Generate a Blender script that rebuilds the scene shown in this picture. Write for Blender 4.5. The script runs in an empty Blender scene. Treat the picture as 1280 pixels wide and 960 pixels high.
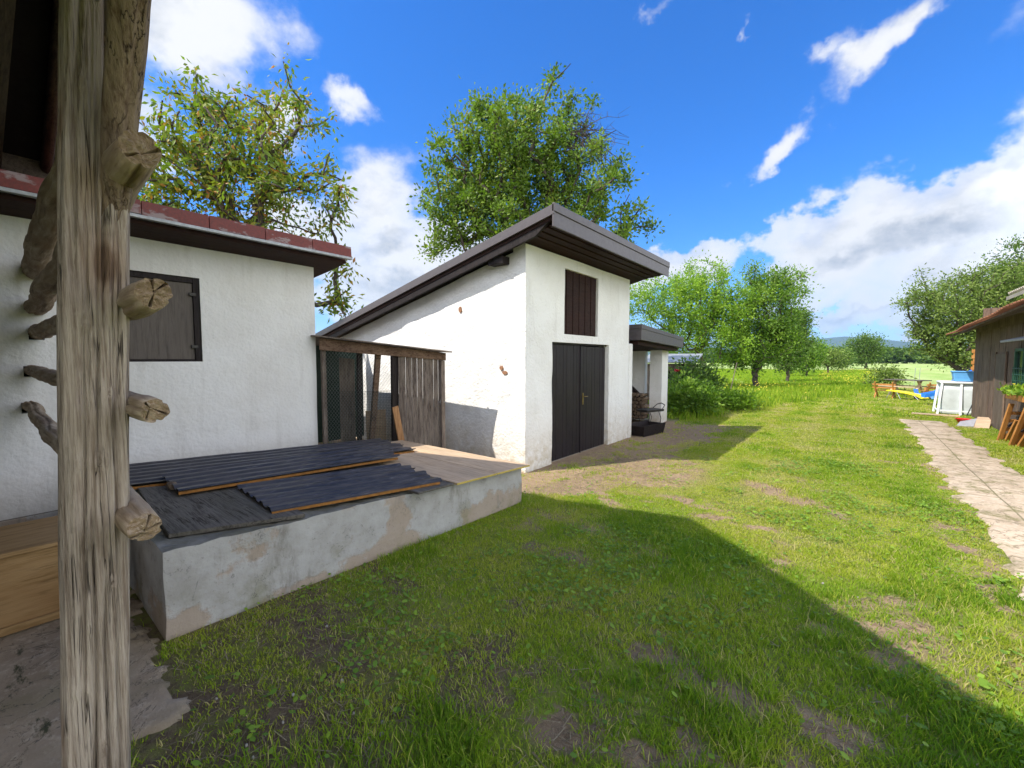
import bpy, math, random
import numpy as np
from mathutils import Vector, noise as mn
R = math.radians
SC = bpy.context.scene
COL = SC.collection
random.seed(7)
rng = np.random.default_rng(11)

# ------------------------------------------------------------------ camera
EYE = 1.72
F = 531.0 / 1280.0
PITCH = math.atan(31 / 531.0); YAW = math.atan(428 / 531.0)
cam_d = bpy.data.cameras.new('camera'); cam = bpy.data.objects.new('camera', cam_d)
COL.objects.link(cam); SC.camera = cam
cam_d.sensor_width = 36; cam_d.lens = 36 * F; cam_d.clip_start = 0.05; cam_d.clip_end = 20000
cam.location = (0, 0, EYE); cam.rotation_euler = (math.pi / 2 - PITCH, 0, YAW)

# ------------------------------------------------------------------ light
SUN_D = Vector((0.60, 1.0, -1.48)).normalized()         # the way the light travels
SUN_EL = math.asin(-SUN_D.z)
sun_d = bpy.data.lights.new('sun', 'SUN'); sun = bpy.data.objects.new('sun', sun_d); COL.objects.link(sun)
sun_d.energy = 3.5; sun_d.angle = R(0.5); sun_d.color = (1.0, 0.945, 0.85)
sun.rotation_euler = (-SUN_D).to_track_quat('Z', 'Y').to_euler(); sun.location = (-20, -30, 40)
vs = SC.view_settings
vs.view_transform = 'Standard'; vs.look = 'None'; vs.exposure = 1.08; vs.gamma = 1; vs.use_curve_mapping = False
SC.cycles.max_bounces = 6; SC.cycles.diffuse_bounces = 3; SC.cycles.glossy_bounces = 2
SC.cycles.transmission_bounces = 3; SC.cycles.transparent_max_bounces = 6; SC.cycles.volume_bounces = 0
SC.cycles.sample_clamp_indirect = 6
try:
    SC.cycles.use_denoising = True
except Exception:
    pass

# ------------------------------------------------------------------ node helpers
class NT:
    def __init__(s, tree): s.t = tree; s.n = tree.nodes; s.l = tree.links
    def new(s, typ, **kw):
        n = s.n.new(typ)
        for k, v in kw.items(): setattr(n, k, v)
        return n
    def put(s, sock, v):
        if hasattr(v, 'links') or isinstance(v, bpy.types.NodeSocket): s.l.new(v, sock)
        elif isinstance(v, (tuple, list)) and len(v) == 3 and sock.type == 'RGBA': sock.default_value = (*v, 1)
        else: sock.default_value = v
    def math(s, op, a, b=None, c=None, clamp=False):
        n = s.new('ShaderNodeMath', operation=op, use_clamp=clamp); s.put(n.inputs[0], a)
        if b is not None: s.put(n.inputs[1], b)
        if c is not None: s.put(n.inputs[2], c)
        return n.outputs[0]
    def vec(s, op, a, b=None, scale=None):
        n = s.new('ShaderNodeVectorMath', operation=op); s.put(n.inputs[0], a)
        if b is not None: s.put(n.inputs[1], b)
        if scale is not None: s.put(n.inputs['Scale'], scale)
        return n.outputs['Value'] if op in ('DOT_PRODUCT', 'LENGTH', 'DISTANCE') else n.outputs[0]
    def noise(s, vec, scale, detail=4, rough=0.55, dist=0.0, color=False):
        n = s.new('ShaderNodeTexNoise'); s.put(n.inputs['Vector'], vec); n.inputs['Scale'].default_value = scale
        n.inputs['Detail'].default_value = detail; n.inputs['Roughness'].default_value = rough; n.inputs['Distortion'].default_value = dist
        return n.outputs['Color' if color else 'Fac']
    def voro(s, vec, scale, feature='F1', out='Distance'):
        n = s.new('ShaderNodeTexVoronoi', feature=feature); s.put(n.inputs['Vector'], vec); n.inputs['Scale'].default_value = scale
        return n.outputs[out]
    def ramp(s, fac, stops, interp='LINEAR'):
        n = s.new('ShaderNodeValToRGB'); n.color_ramp.interpolation = interp; s.put(n.inputs[0], fac)
        el = n.color_ramp.elements
        while len(el) < len(stops): el.new(0.5)
        for e, (p, c) in zip(el, stops):
            e.position = p; e.color = (*c, 1) if isinstance(c, tuple) else (c, c, c, 1)
        return n.outputs[0]
    def mix(s, fac, a, b, blend='MIX'):
        n = s.new('ShaderNodeMix', data_type='RGBA', blend_type=blend); s.put(n.inputs[0], fac); s.put(n.inputs[6], a); s.put(n.inputs[7], b)
        return n.outputs[2]
    def map(s, v, a, b, c=0.0, d=1.0, smooth=False):
        n = s.new('ShaderNodeMapRange'); n.interpolation_type = 'SMOOTHSTEP' if smooth else 'LINEAR'
        for i, x in enumerate((v, a, b, c, d)): s.put(n.inputs[i], x)
        return n.outputs[0]
    def mapping(s, vec, scale=(1, 1, 1), rot=(0, 0, 0), loc=(0, 0, 0)):
        n = s.new('ShaderNodeMapping'); s.put(n.inputs[0], vec); n.inputs['Scale'].default_value = scale
        n.inputs['Rotation'].default_value = rot; n.inputs['Location'].default_value = loc
        return n.outputs[0]
    def bump(s, h, strength=0.5, dist=0.01, normal=None):
        n = s.new('ShaderNodeBump'); s.put(n.inputs['Height'], h); n.inputs['Strength'].default_value = strength
        n.inputs['Distance'].default_value = dist
        if normal is not None: s.put(n.inputs['Normal'], normal)
        return n.outputs[0]

def mat(name):
    m = bpy.data.materials.new(name); m.use_nodes = True
    t = NT(m.node_tree); t.b = m.node_tree.nodes['Principled BSDF']
    t.obj = t.new('ShaderNodeTexCoord').outputs['Object']
    t.pos = t.new('ShaderNodeNewGeometry').outputs['Position']
    t.rnd = t.new('ShaderNodeObjectInfo').outputs['Random']
    t.m = m
    return t
def fin(t, color=None, rough=0.8, normal=None, metal=0.0, spec=0.3):
    if color is not None: t.put(t.b.inputs['Base Color'], color)
    t.put(t.b.inputs['Roughness'], rough); t.b.inputs['Metallic'].default_value = metal
    t.b.inputs['Specular IOR Level'].default_value = spec
    if normal is not None: t.put(t.b.inputs['Normal'], normal)
    return t.m

# ------------------------------------------------------------------ world: sky and clouds by direction
def dirv(az, el):
    az, el = R(az), R(el); return Vector((math.sin(az) * math.cos(el), math.cos(az) * math.cos(el), math.sin(el)))
def azel(px, py):
    x = (px - 640) / 531.0; y = -(py - 480) / 531.0
    d = Vector((x, y, -1)); d.rotate(cam.rotation_euler); d.normalize()
    return math.degrees(math.atan2(d.x, d.y)), math.degrees(math.asin(d.z))
W = bpy.data.worlds.new('World'); SC.world = W; W.use_nodes = True
t = NT(W.node_tree)
bg = W.node_tree.nodes['Background']
SKY_S = 0.15
bg.inputs['Strength'].default_value = SKY_S
sky = t.new('ShaderNodeTexSky', sky_type='NISHITA'); sky.sun_disc = False
sky.sun_elevation = SUN_EL; sky.sun_rotation = math.atan2(-SUN_D.x, -SUN_D.y)
sky.altitude = 300; sky.air_density = 1.0; sky.dust_density = 0.35; sky.ozone_density = 2.5
hs = t.new('ShaderNodeHueSaturation'); hs.inputs['Saturation'].default_value = 1.38; hs.inputs['Value'].default_value = 1.0
hs.inputs['Hue'].default_value = 0.49
t.l.new(sky.outputs[0], hs.inputs['Color']); sz = t.new('ShaderNodeSeparateXYZ'); t.l.new(t.new('ShaderNodeTexCoord').outputs['Generated'], sz.inputs[0]); skyc = t.mix(1.0, hs.outputs[0], t.mix(t.map(sz.outputs[2], .05, .5, smooth=True), (.33, .48, .78), (.18, .49, .82)), 'MULTIPLY')
D = t.new('ShaderNodeTexCoord').outputs['Generated']
n1 = t.noise(D, 5.0, 6, 0.6, color=True)
off = t.vec('SCALE', t.vec('SUBTRACT', n1, (0.5, 0.5, 0.5)), scale=0.26)
Dd = t.vec('NORMALIZE', t.vec('ADD', D, off))
n_f = t.noise(t.mapping(D, scale=(1, 1, 1.6)), 7.5, 8, 0.56)
n_f2 = t.noise(t.mapping(D, scale=(1, 1, 1.6), loc=(0.012, 0.02, -0.035)), 7.5, 8, 0.56)
# px centre, px radii, tilt in degrees (counter-clockwise), weight
CL = [(262, 40, 120, 95, 10, 1.0), (170, 130, 75, 110, 0, .9), (330, 160, 60, 60, 0, .8),
      (450, 260, 100, 62, 20, .95), (500, 330, 130, 70, 0, 1.1), (370, 290, 60, 60, 0, .9), (450, 160, 38, 24, -25, .8),
      (1115, 48, 100, 36, 32, .95), (1045, 75, 40, 22, 35, .7), (1180, 5, 60, 30, 30, .9), (962, 182, 46, 20, 32, .8), (940, 205, 24, 16, 60, .6), (803, 18, 24, 16, 20, .62), (948, 28, 18, 10, 60, .5), (894, 226, 16, 9, 35, .45), (553, 118, 9, 6, 20, .35),
      (1010, 310, 66, 42, 15, 1.1), (1100, 290, 100, 70, 22, 1.3), (1215, 268, 110, 66, 25, 1.4), (1330, 262, 150, 100, 15, 1.4), (1230, 330, 160, 55, 8, 1.2),
      (1040, 372, 75, 22, 0, .95), (1110, 395, 100, 26, 0, 1.05), (1200, 380, 120, 30, 0, 1.1),
      (880, 332, 62, 28, 0, .95), (810, 340, 60, 30, 0, .9), (700, 352, 90, 32, 0, .8), (560, 395, 150, 40, 0, .9), (950, 400, 60, 22, 0, .7)]
# bright clouds added out of view to lift and whiten the shade
FILL_CLOUDS = [(('a', 55, 34), 0, 26, 16, 10, 1.3), (('a', 110, 28), 0, 34, 18, 0, 1.3), (('a', 165, 32), 0, 30, 18, 0, 1.2), (('a', -125, 32), 0, 26, 14, 0, 1.2),
       (('a', 38, 14), 0, 20, 10, 0, 1.3), (('a', 80, 12), 0, 30, 10, 0, 1.3), (('a', 140, 12), 0, 34, 10, 0, 1.3), (('a', -120, 14), 0, 26, 11, 0, 1.2), (('a', -170, 14), 0, 28, 11, 0, 1.2), (('a', 95, 66), 0, 20, 12, 0, .9)]
def lobes_field(CL):
  field = None
  for c in CL:
      if isinstance(c[0], tuple):
          az, el = c[0][1], c[0][2]; rx, ry = R(c[2]), R(c[3])
      else:
          az, el = azel(c[0], c[1])
          a2, e2 = azel(c[0] + 10, c[1]); k = (dirv(az, el) - dirv(a2, e2)).length / 10
          a3, e3 = azel(c[0], c[1] + 10); k2 = (dirv(az, el) - dirv(a3, e3)).length / 10
          rx, ry = c[2] * k, c[3] * k2
      cd = dirv(az, el); e1 = cd.cross(Vector((0, 0, 1))).normalized(); e2v = e1.cross(cd)
      th = R(c[4]); u = e1 * math.cos(th) + e2v * math.sin(th); v = -e1 * math.sin(th) + e2v * math.cos(th)
      a = t.math('MULTIPLY', t.vec('DOT_PRODUCT', Dd, tuple(u)), 1 / rx)
      b = t.math('MULTIPLY', t.vec('DOT_PRODUCT', Dd, tuple(v)), 1 / ry)
      r2 = t.math('ADD', t.math('MULTIPLY', a, a), t.math('MULTIPLY', b, b))
      g = t.math('POWER', 2.718, t.math('MULTIPLY', r2, -0.75))
      front = t.math('GREATER_THAN', t.vec('DOT_PRODUCT', D, tuple(cd)), 0.0)
      g = t.math('MULTIPLY', t.math('MULTIPLY', g, c[5]), front)
      field = g if field is None else t.math('MAXIMUM', field, g)
  return field
fill_f = lobes_field(FILL_CLOUDS)
field = t.math('MAXIMUM', lobes_field(CL), fill_f)
dens = t.math('ADD', field, t.math('MULTIPLY', t.math('SUBTRACT', n_f, 0.5), 1.35))
szz = t.new('ShaderNodeSeparateXYZ'); t.l.new(D, szz.inputs[0])
mask = t.map(dens, 0.38, t.map(szz.outputs[2], .28, .42, .58, .92), smooth=True)
dens2 = t.math('ADD', field, t.math('MULTIPLY', t.math('SUBTRACT', n_f2, 0.5), 1.35))
edge = t.math('SUBTRACT', dens2, dens)
big = t.noise(D, 4.2, 3, 0.5)
grey = lobes_field([(1170, 292, 120, 26, 12, 1.0), (1270, 262, 70, 30, 10, 1.0), (1060, 322, 60, 14, 5, .7), (1210, 350, 120, 16, 4, .6), (1120, 398, 90, 8, 0, .7), (1240, 205, 60, 14, 20, .35),
                    (460, 300, 60, 18, 15, .7), (520, 350, 70, 18, 0, .8), (400, 330, 60, 20, 0, .5), (260, 70, 90, 30, 5, .45), (200, 130, 50, 22, 0, .5), (1120, 70, 60, 10, 28, .4), (880, 345, 60, 10, 0, .5)])
shade = t.math('ADD', t.math('MULTIPLY', t.map(t.math('ADD', grey, t.math('MULTIPLY', t.math('SUBTRACT', n_f2, .5), .9)), .15, 1.05, smooth=True), .95), t.math('MULTIPLY', edge, 1.6), clamp=True)
KX = 1 / SKY_S / 2 ** 1.08
ccol = t.mix(t.math('MULTIPLY', shade, .8), (0.98 * KX, 0.985 * KX, 1.0 * KX), (0.34 * KX, 0.40 * KX, 0.50 * KX))
ccol = t.mix(t.map(fill_f, .25, .7), ccol, (2.45 * KX, 2.48 * KX, 2.54 * KX))  # the added unseen clouds glow brighter than the visible ones, as fill light
t.l.new(t.mix(t.math('MULTIPLY', mask, t.map(dens, .4, 1.0, .75, 1)), skyc, ccol), bg.inputs['Color'])

# ------------------------------------------------------------------ object helpers
def props(o, label=None, cat=None, group=None, kind=None):
    if label: o['label'] = label
    if cat: o['category'] = cat
    if group: o['group'] = group
    if kind: o['kind'] = kind
    return o
def thing(name, label, cat, loc=(0, 0, 0), rz=0, group=None):
    o = bpy.data.objects.new(name, None); COL.objects.link(o); o.location = loc; o.rotation_euler = (0, 0, rz)
    o.empty_display_size = 0.2
    return props(o, label, cat, group)
def copy_tree(o, parent=None):
    c = o.copy(); COL.objects.link(c); c.parent = parent
    for ch in [x for x in bpy.data.objects if x.parent == o and x != c]: copy_tree(ch, c)
    return c

class MB:
    """collects shapes (in the coordinates of the thing) for ONE mesh"""
    def __init__(s): s.v = []; s.f = []
    def add(s, vs_, fs):
        n = len(s.v); s.v += [tuple(v) for v in vs_]; s.f += [tuple(i + n for i in f) for f in fs]; return s
    def box(s, a, b):
        (x0, y0, z0), (x1, y1, z1) = a, b
        return s.add([(x0, y0, z0), (x1, y0, z0), (x1, y1, z0), (x0, y1, z0), (x0, y0, z1), (x1, y0, z1), (x1, y1, z1), (x0, y1, z1)],
                     [(0, 3, 2, 1), (4, 5, 6, 7), (0, 1, 5, 4), (1, 2, 6, 5), (2, 3, 7, 6), (3, 0, 4, 7)])
    def hexa(s, bottom, top):
        return s.add(list(bottom) + list(top), [(0, 3, 2, 1), (4, 5, 6, 7), (0, 1, 5, 4), (1, 2, 6, 5), (2, 3, 7, 6), (3, 0, 4, 7)])
    def plate(s, quad, th):
        """quad counter-clockwise from above, thickness downward along its normal"""
        q = [Vector(p) for p in quad]; n = (q[1] - q[0]).cross(q[3] - q[0]).normalized() * th
        return s.hexa([p - n for p in q], q)
    def bar(s, p, q, w, d, up=(0, 0, 1)):
        p, q = Vector(p), Vector(q); a = (q - p).normalized(); u = Vector(up)
        if abs(a.dot(u)) > .98: u = Vector((1, 0, 0))
        x = a.cross(u).normalized(); y = x.cross(a).normalized(); x *= w / 2; y *= d / 2
        return s.hexa([p - x - y, p + x - y, p + x + y, p - x + y], [q - x - y, q + x - y, q + x + y, q - x + y])
    def tube(s, pts, rad, n=8, caps=True):
        pts = [Vector(p) for p in pts]; rad = rad if isinstance(rad, (list, tuple)) else [rad] * len(pts)
        base = len(s.v); u = None
        for i, p in enumerate(pts):
            a = (pts[min(i + 1, len(pts) - 1)] - pts[max(i - 1, 0)]).normalized()
            if u is None:
                u = a.cross(Vector((0, 0, 1)))
                if u.length < .1: u = a.cross(Vector((1, 0, 0)))
            u = (u - a * u.dot(a)).normalized(); w = a.cross(u)
            for k in range(n):
                th = 2 * math.pi * k / n; s.v.append(tuple(p + (u * math.cos(th) + w * math.sin(th)) * rad[i]))
        for i in range(len(pts) - 1):
            for k in range(n):
                a0 = base + i * n + k; a1 = base + i * n + (k + 1) % n; s.f.append((a0, a1, a1 + n, a0 + n))
        if caps:
            s.f.append(tuple(base + k for k in range(n))[::-1]); e = base + (len(pts) - 1) * n; s.f.append(tuple(e + k for k in range(n)))
        return s
    def build(s, name, m, parent=None, bevel=0.0, smooth=False, seg=2):
        me = bpy.data.meshes.new(name); me.from_pydata(s.v, [], s.f); me.validate(); me.update()
        if smooth: me.polygons.foreach_set('use_smooth', [True] * len(me.polygons))
        o = bpy.data.objects.new(name, me); COL.objects.link(o); me.materials.append(m)
        if parent is not None: o.parent = parent
        if bevel:
            b = o.modifiers.new('bevel', 'BEVEL'); b.width = bevel; b.segments = seg; b.limit_method = 'ANGLE'
        return o

def np_mesh(name, V, faces, m, parent=None, tint=None, smooth=False):
    """V (n,3) and a list of (k, m) index arrays with equal face size each"""
    me = bpy.data.meshes.new(name)
    me.vertices.add(len(V)); me.vertices.foreach_set('co', np.ascontiguousarray(V, dtype=np.float32).ravel())
    loops = np.concatenate([f.ravel() for f in faces]).astype(np.int32)
    tot = np.concatenate([np.full(len(f), f.shape[1], dtype=np.int32) for f in faces])
    st = np.concatenate([[0], np.cumsum(tot)[:-1]]).astype(np.int32)
    me.loops.add(len(loops)); me.loops.foreach_set('vertex_index', loops)
    me.polygons.add(len(tot)); me.polygons.foreach_set('loop_start', st); me.polygons.foreach_set('loop_total', tot)
    if smooth: me.polygons.foreach_set('use_smooth', np.ones(len(tot), dtype=bool))
    me.update(calc_edges=True)
    if tint is not None:
        for nm, arr in tint.items():
            at_ = me.attributes.new(nm, 'FLOAT', 'POINT'); at_.data.foreach_set('value', np.ascontiguousarray(arr, dtype=np.float32))
    o = bpy.data.objects.new(name, me); COL.objects.link(o); me.materials.append(m)
    if parent is not None: o.parent = parent
    return o

def fbm(x, y, z=0.0, oct_=3):
    return mn.fractal((x, y, z), 1.0, 2.0, oct_)
# cheap vectorised value noise for masks
_tab = rng.random((256, 256))
def vn(x, y):
    xi = np.floor(x).astype(int); yi = np.floor(y).astype(int); fx = x - xi; fy = y - yi
    fx = fx * fx * (3 - 2 * fx); fy = fy * fy * (3 - 2 * fy)
    g = lambda i, j: _tab[i & 255, j & 255]
    return (g(xi, yi) * (1 - fx) + g(xi + 1, yi) * fx) * (1 - fy) + (g(xi, yi + 1) * (1 - fx) + g(xi + 1, yi + 1) * fx) * fy
def vf(x, y, o=4):
    s = 0; a = .5; t_ = 0
    for i in range(o):
        s = s + a * vn(x * 2 ** i + 17.3 * i, y * 2 ** i + 5.1 * i); t_ += a; a *= .55
    return s / t_
def sst(a, b, x):
    u = np.clip((x - a) / (b - a), 0, 1); return u * u * (3 - 2 * u)

# ------------------------------------------------------------------ ground shape and where it is bare
def gz(x, y):
    x = np.asarray(x, float); y = np.asarray(y, float)
    dip = sst(-1.6, -3.4, x) * sst(3.8, 5.6, y) * sst(17, 12.5, y)
    far = sst(18, 40, y) * 0.0
    near = ((x > -12) & (x < 5) & (y < 30))
    bumps = (vf(x * .7, y * .7, 2) - .5) * 0.05 * sst(-2.6, -1.8, x) * sst(0, 1.5, y)
    return -0.11 * dip + bumps + far
def slabm(x, y):      # the concrete floor by the barn
    e = (vf(x * 3, y * 3) - .5) * .35 + (vf(x * 11, y * 11) - .5) * .22
    return sst(-2.22, -2.50, x + e * 1.2 + .12 * (y - .2)) * sst(0.72, 0.45, y + e * 1.3)
def pathm(x, y):
    e = (vf(x * 4, y * 4) - .5) * .30
    a = sst(1.0, 1.12, x + e) * sst(2.02, 1.9, x + e) * sst(16.5, 16.3, y + e)
    b = sst(1.7, 1.8, x) * sst(3.6, 3.5, x) * sst(9.6, 9.45, y + e + .5 * (x - 2))
    return np.maximum(a, b)
def bare(x, y):       # 0 grass .. 1 bare earth
    n = vf(x * 2.2, y * 2.2, 4); n2 = vf(x * .8 + 9, y * .8, 3)
    b = np.zeros_like(x)
    m = lambda v, k=1.0: np.maximum(b, v * k)
    b = m(sst(-1.9, -2.9, x + (n - .5) * 2.2) * sst(4.3, 4.8, y) * sst(14, 11.0, y) * 1.15)                       # by the shed doors
    b = m(sst(-1.3, -2.2, x) * sst(4.9, 5.6, y - .25 * (x + 3.7)) * sst(7.9, 6.4, y - .25 * (x + 3.7)) * sst(.38, .55, n))
    b = m(np.exp(-(((x + 3.3) / .5) ** 2 + ((y - 4.7) / .6) ** 2)) * 1.3)
    u = (x + .6) * .8 - (y - 6.25) * .6; w = (x + .6) * .6 + (y - 6.25) * .8
    b = m(np.exp(-((u / .75) ** 2 + (w / .2) ** 2)) * 1.2 * sst(.25, .5, n))
    soil = sst(-.35, -2.0, x + (n2 - .5) * 1.6) * sst(2.6, 1.2, y + (n - .5) * 1.2 + .25 * (x + 2))
    b = m(soil * (.06 + .84 * n), 1.0)
    for cx_, cy_, rx, ry in ((-.75, 2.3, .35, .16), (-.5, 1.75, .3, .2), (-.05, 2.35, .25, .12), (-1.1, 1.7, .3, .2), (-1.0, 2.7, .25, .1), (.25, 3.6, .2, .5), (.85, 5.4, .14, 1.2), (.9, 3.9, .16, .5), (-.1, 1.55, .3, .12), (-.9, 4.9, .5, .12), (-1.4, 5.3, .4, .15), (1.0, 8.5, .1, 2.0), (-.45, 4.2, .08, .3)):
        b = m(np.exp(-(((x - cx_) / rx) ** 2 + ((y - cy_) / ry) ** 2) * .7) * (1.1 * sst(.38, .62, vf(x * 6 + 3, y * 6, 4))))
    b = m(sst(.60, .74, n) * .45); b = m(sst(.50, .66, vf(x * 1.9 + 70, y * 2.6 + 33, 4)) * .52 * sst(4.6, 3.6, y) * sst(1.2, .2, x))
    fine_ = vf(x * 9 + 5, y * 9, 3)
    return np.clip(b * (.62 + .8 * fine_), 0, 1)

# ------------------------------------------------------------------ materials
def wood(name, dark, light, axis='z', scale=1.0, crack=0.6, bump=0.5, rough=0.85, stain=None, spec=0.15, gr=1.0, stretch=.09, knots=False, lw=.016):
    t = mat(name); k_ = stretch; st = {'x': (k_, 1, 1), 'y': (1, k_, 1), 'z': (1, 1, k_)}[axis]
    shift = t.new('ShaderNodeCombineXYZ'); t.put(shift.inputs[0], t.math('MULTIPLY', t.rnd, 13.0)); t.put(shift.inputs[1], t.math('MULTIPLY', t.rnd, 7.0)); t.put(shift.inputs[2], t.math('MULTIPLY', t.rnd, 5.0))
    p = t.vec('ADD', t.obj, shift.outputs[0])
    v = t.mapping(p, scale=st)
    g = t.noise(v, 28 * scale * gr, 8, .65, 0.6)
    g2 = t.noise(v, 95 * scale * gr, 4, .7)
    blot = t.noise(t.mapping(p, scale=tuple(.4 if s_ < 1 else 1 for s_ in st)), 3.2 * scale, 4, .6)
    f = t.math('ADD', t.math('MULTIPLY', g, .62), t.math('MULTIPLY', g2, .38))
    f = t.map(f, .33, .67)
    mid = tuple((a * .45 + b * .55) for a, b in zip(dark, light))
    c = t.ramp(f, [(0.0, tuple(x * (.85 if knots else .55) for x in dark)), (.22, dark), (.5, mid), (1.0, light)])
    c = t.mix(t.map(blot, .35, .68, 0, .55), c, tuple(a * .8 for a in (stain or dark)))
    cr = t.noise(t.mapping(p, scale=tuple(s_ * .45 if s_ < 1 else s_ for s_ in st)), (11 if knots else 17) * scale * gr, 5 - 2 * knots, .6, .3)
    line = t.map(t.math('ABSOLUTE', t.math('SUBTRACT', cr, .5)), 0.0, lw, 1, 0)
    line = t.math('MULTIPLY', line, t.map(t.noise(p, 5 * scale, 2), .42, .58))
    line = t.math('MULTIPLY', line, crack)
    c = t.mix(line, c, tuple(x * .16 for x in dark))
    h = t.math('SUBTRACT', f, t.math('MULTIPLY', line, 1.6))
    if knots:
        kd = t.voro(t.mapping(p, scale=(5.5, 5.5, 2.6)), 1.0); ring = t.math('ADD', kd, t.math('MULTIPLY', t.math('SUBTRACT', g2, .5), .05))
        c = t.mix(t.map(ring, .13, .19, .85, 0), c, (.05, .028, .02)); c = t.mix(t.map(ring, .18, .38, .5, 0), c, (.27, .17, .11)); h = t.math('ADD', h, t.map(ring, .10, .24, 1.2, 0))
    return fin(t, c, rough, t.bump(h, bump, .006), spec=spec)

def stucco(name, base, low=(.30, .24, .17), grime=.5, bump=.8, lowz=.5):
    t = mat(name)
    a = t.noise(t.pos, 9, 6, .6); b = t.noise(t.pos, 55, 5, .65); c_ = t.noise(t.pos, 1.4, 5, .6)
    vor = t.voro(t.pos, 26, 'SMOOTH_F1')
    z = t.new('ShaderNodeSeparateXYZ'); t.put(z.inputs[0], t.pos)
    col = t.mix(t.map(c_, .42, .72, 0, .35 * grime), base, (.52, .47, .40))
    strk = t.noise(t.mapping(t.pos, scale=(1, 1, .12)), 7, 5, .6)
    col = t.mix(t.map(strk, .56, .8, 0, .42 * grime), col, (.40, .37, .33))
    lowm = t.math('MULTIPLY', t.map(t.math('ADD', z.outputs[2], t.math('MULTIPLY', t.math('SUBTRACT', c_, .5), .9)), -.05, lowz, 1, 0), t.map(a, .3, .65, .2, 1.0))
    col = t.mix(t.math('MULTIPLY', lowm, .75), col, low)
    spk = t.map(t.noise(t.pos, 34, 3, .6), .70, .76)
    col = t.mix(t.math('MULTIPLY', spk, .35), col, (.30, .26, .22))
    h = t.math('ADD', t.math('ADD', t.math('MULTIPLY', a, .8), t.math('MULTIPLY', b, .28)), t.math('MULTIPLY', vor, -.35))
    return fin(t, col, .92, t.bump(h, bump, .022), spec=.1)

M = {}
M['stucco_wall'] = stucco('white_lime_render', (.80, .79, .77), low=(.34, .31, .27), grime=.8, bump=.6, lowz=.62)
M['stucco_shed'] = stucco('rough_white_render', (.86, .85, .83), low=(.46, .37, .23), grime=.65, bump=.95, lowz=.75)
M['post'] = wood('weathered_post', (.25, .19, .145), (.62, .53, .44), 'z', 1.3, .95, 1.0, stain=(.17, .125, .095), gr=1.5, stretch=.045, knots=True, lw=.014)
M['rail'] = wood('weathered_log', (.13, .095, .065), (.34, .27, .19), 'x', 1.3, .9, .9, stain=(.12, .085, .06), gr=.8)
M['rail_up'] = wood('weathered_brace', (.15, .10, .065), (.38, .29, .205), 'z', 1.3, .9, .9, stain=(.14, .09, .06), gr=1.2)
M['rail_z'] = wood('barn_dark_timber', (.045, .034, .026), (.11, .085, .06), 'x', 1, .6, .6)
M['beam'] = wood('brown_pen_beam', (.11, .062, .040), (.33, .22, .15), 'y', 1, .8, .8)
M['greywood'] = wood('grey_fence_board', (.12, .092, .074), (.37, .305, .25), 'z', 1.4, .8, .8, stain=(.10, .07, .06))
M['fresh'] = wood('orange_plank', (.25, .12, .05), (.46, .26, .13), 'z', 1, .4, .4)
M['darkboard'] = wood('old_dark_board', (.075, .066, .055), (.19, .17, .145), 'x', 1.0, .9, .9, stain=(.10, .095, .07))
M['ply'] = wood('tan_board', (.44, .30, .175), (.68, .50, .33), 'x', .6, .35, .3, stain=(.30, .24, .18))
M['blackwood'] = wood('dark_brown_timber', (.012, .008, .008), (.028, .019, .018), 'z', 1, .5, .6, .6, spec=.25)
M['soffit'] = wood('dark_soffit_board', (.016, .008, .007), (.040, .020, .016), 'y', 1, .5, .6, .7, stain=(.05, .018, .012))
M['crate'] = wood('ochre_plank', (.22, .135, .055), (.38, .25, .12), 'y', .7, .3, .3, stain=(.26, .13, .05))
M['orange'] = wood('orange_brown_timber', (.34, .14, .035), (.58, .28, .09), 'z', 1, .4, .3, .6)
M['housewall'] = wood('brown_wall_board', (.11, .072, .052), (.26, .185, .135), 'z', .8, .6, .6, stain=(.06, .045, .035))
M['doorbrown'] = wood('old_brown_door', (.10, .075, .055), (.21, .165, .125), 'z', .8, .4, .4)
M['firewood'] = wood('stacked_firewood', (.10, .07, .05), (.30, .22, .15), 'x', 1, .5, .5)

def plain(name, c, rough=.5, metal=0, spec=.4, var=.25, sc=8, bump=.15):
    t = mat(name); n = t.noise(t.pos, sc, 5, .6)
    col = t.mix(t.map(n, .35, .7, 0, 1), c, tuple(x * (1 - var) for x in c))
    r = t.map(t.noise(t.pos, sc * 3, 3), .3, .7, rough * .85, min(1, rough * 1.15))
    return fin(t, col, r, t.bump(n, bump, .003), metal, spec)
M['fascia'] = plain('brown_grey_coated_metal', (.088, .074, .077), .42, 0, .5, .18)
M['metal'] = plain('dark_metal', (.06, .055, .05), .5, .6)
M['zinc'] = plain('zinc_strip', (.42, .43, .44), .5, .4, .5, .35, 20)
M['brass'] = plain('brass', (.34, .25, .11), .35, .9)
M['black'] = plain('interior_dark', (.012, .011, .011), .9, 0, .1)  # near-black: darkness of interiors and openings put into the colour
M['doorpaint'] = wood('dark_door_paint', (.012, .009, .012), (.028, .021, .025), 'z', 1.2, .3, .35, .45, spec=.3)
M['wire'] = plain('galvanised_wire', (.24, .26, .25), .5, .5)
M['netting'] = plain('dark_green_netting', (.012, .03, .022), .8)
M['white_paint'] = plain('white_paint', (.78, .79, .79), .45, 0, .4, .12)
M['liner'] = plain('pool_liner', (.56, .60, .60), .4, 0, .4, .15)
M['blue'] = plain('blue_plastic', (.03, .20, .72), .35, 0, .5, .15)
M['lightblue'] = plain('light_blue_plastic', (.14, .42, .80), .35, 0, .5, .15)
M['yellow'] = plain('yellow_plastic', (.80, .66, .02), .45, 0, .4, .1)
M['red'] = plain('red_plastic', (.62, .02, .015), .35, 0, .5, .1)
M['greyslab'] = plain('grey_slab', (.36, .35, .36), .8)
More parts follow.
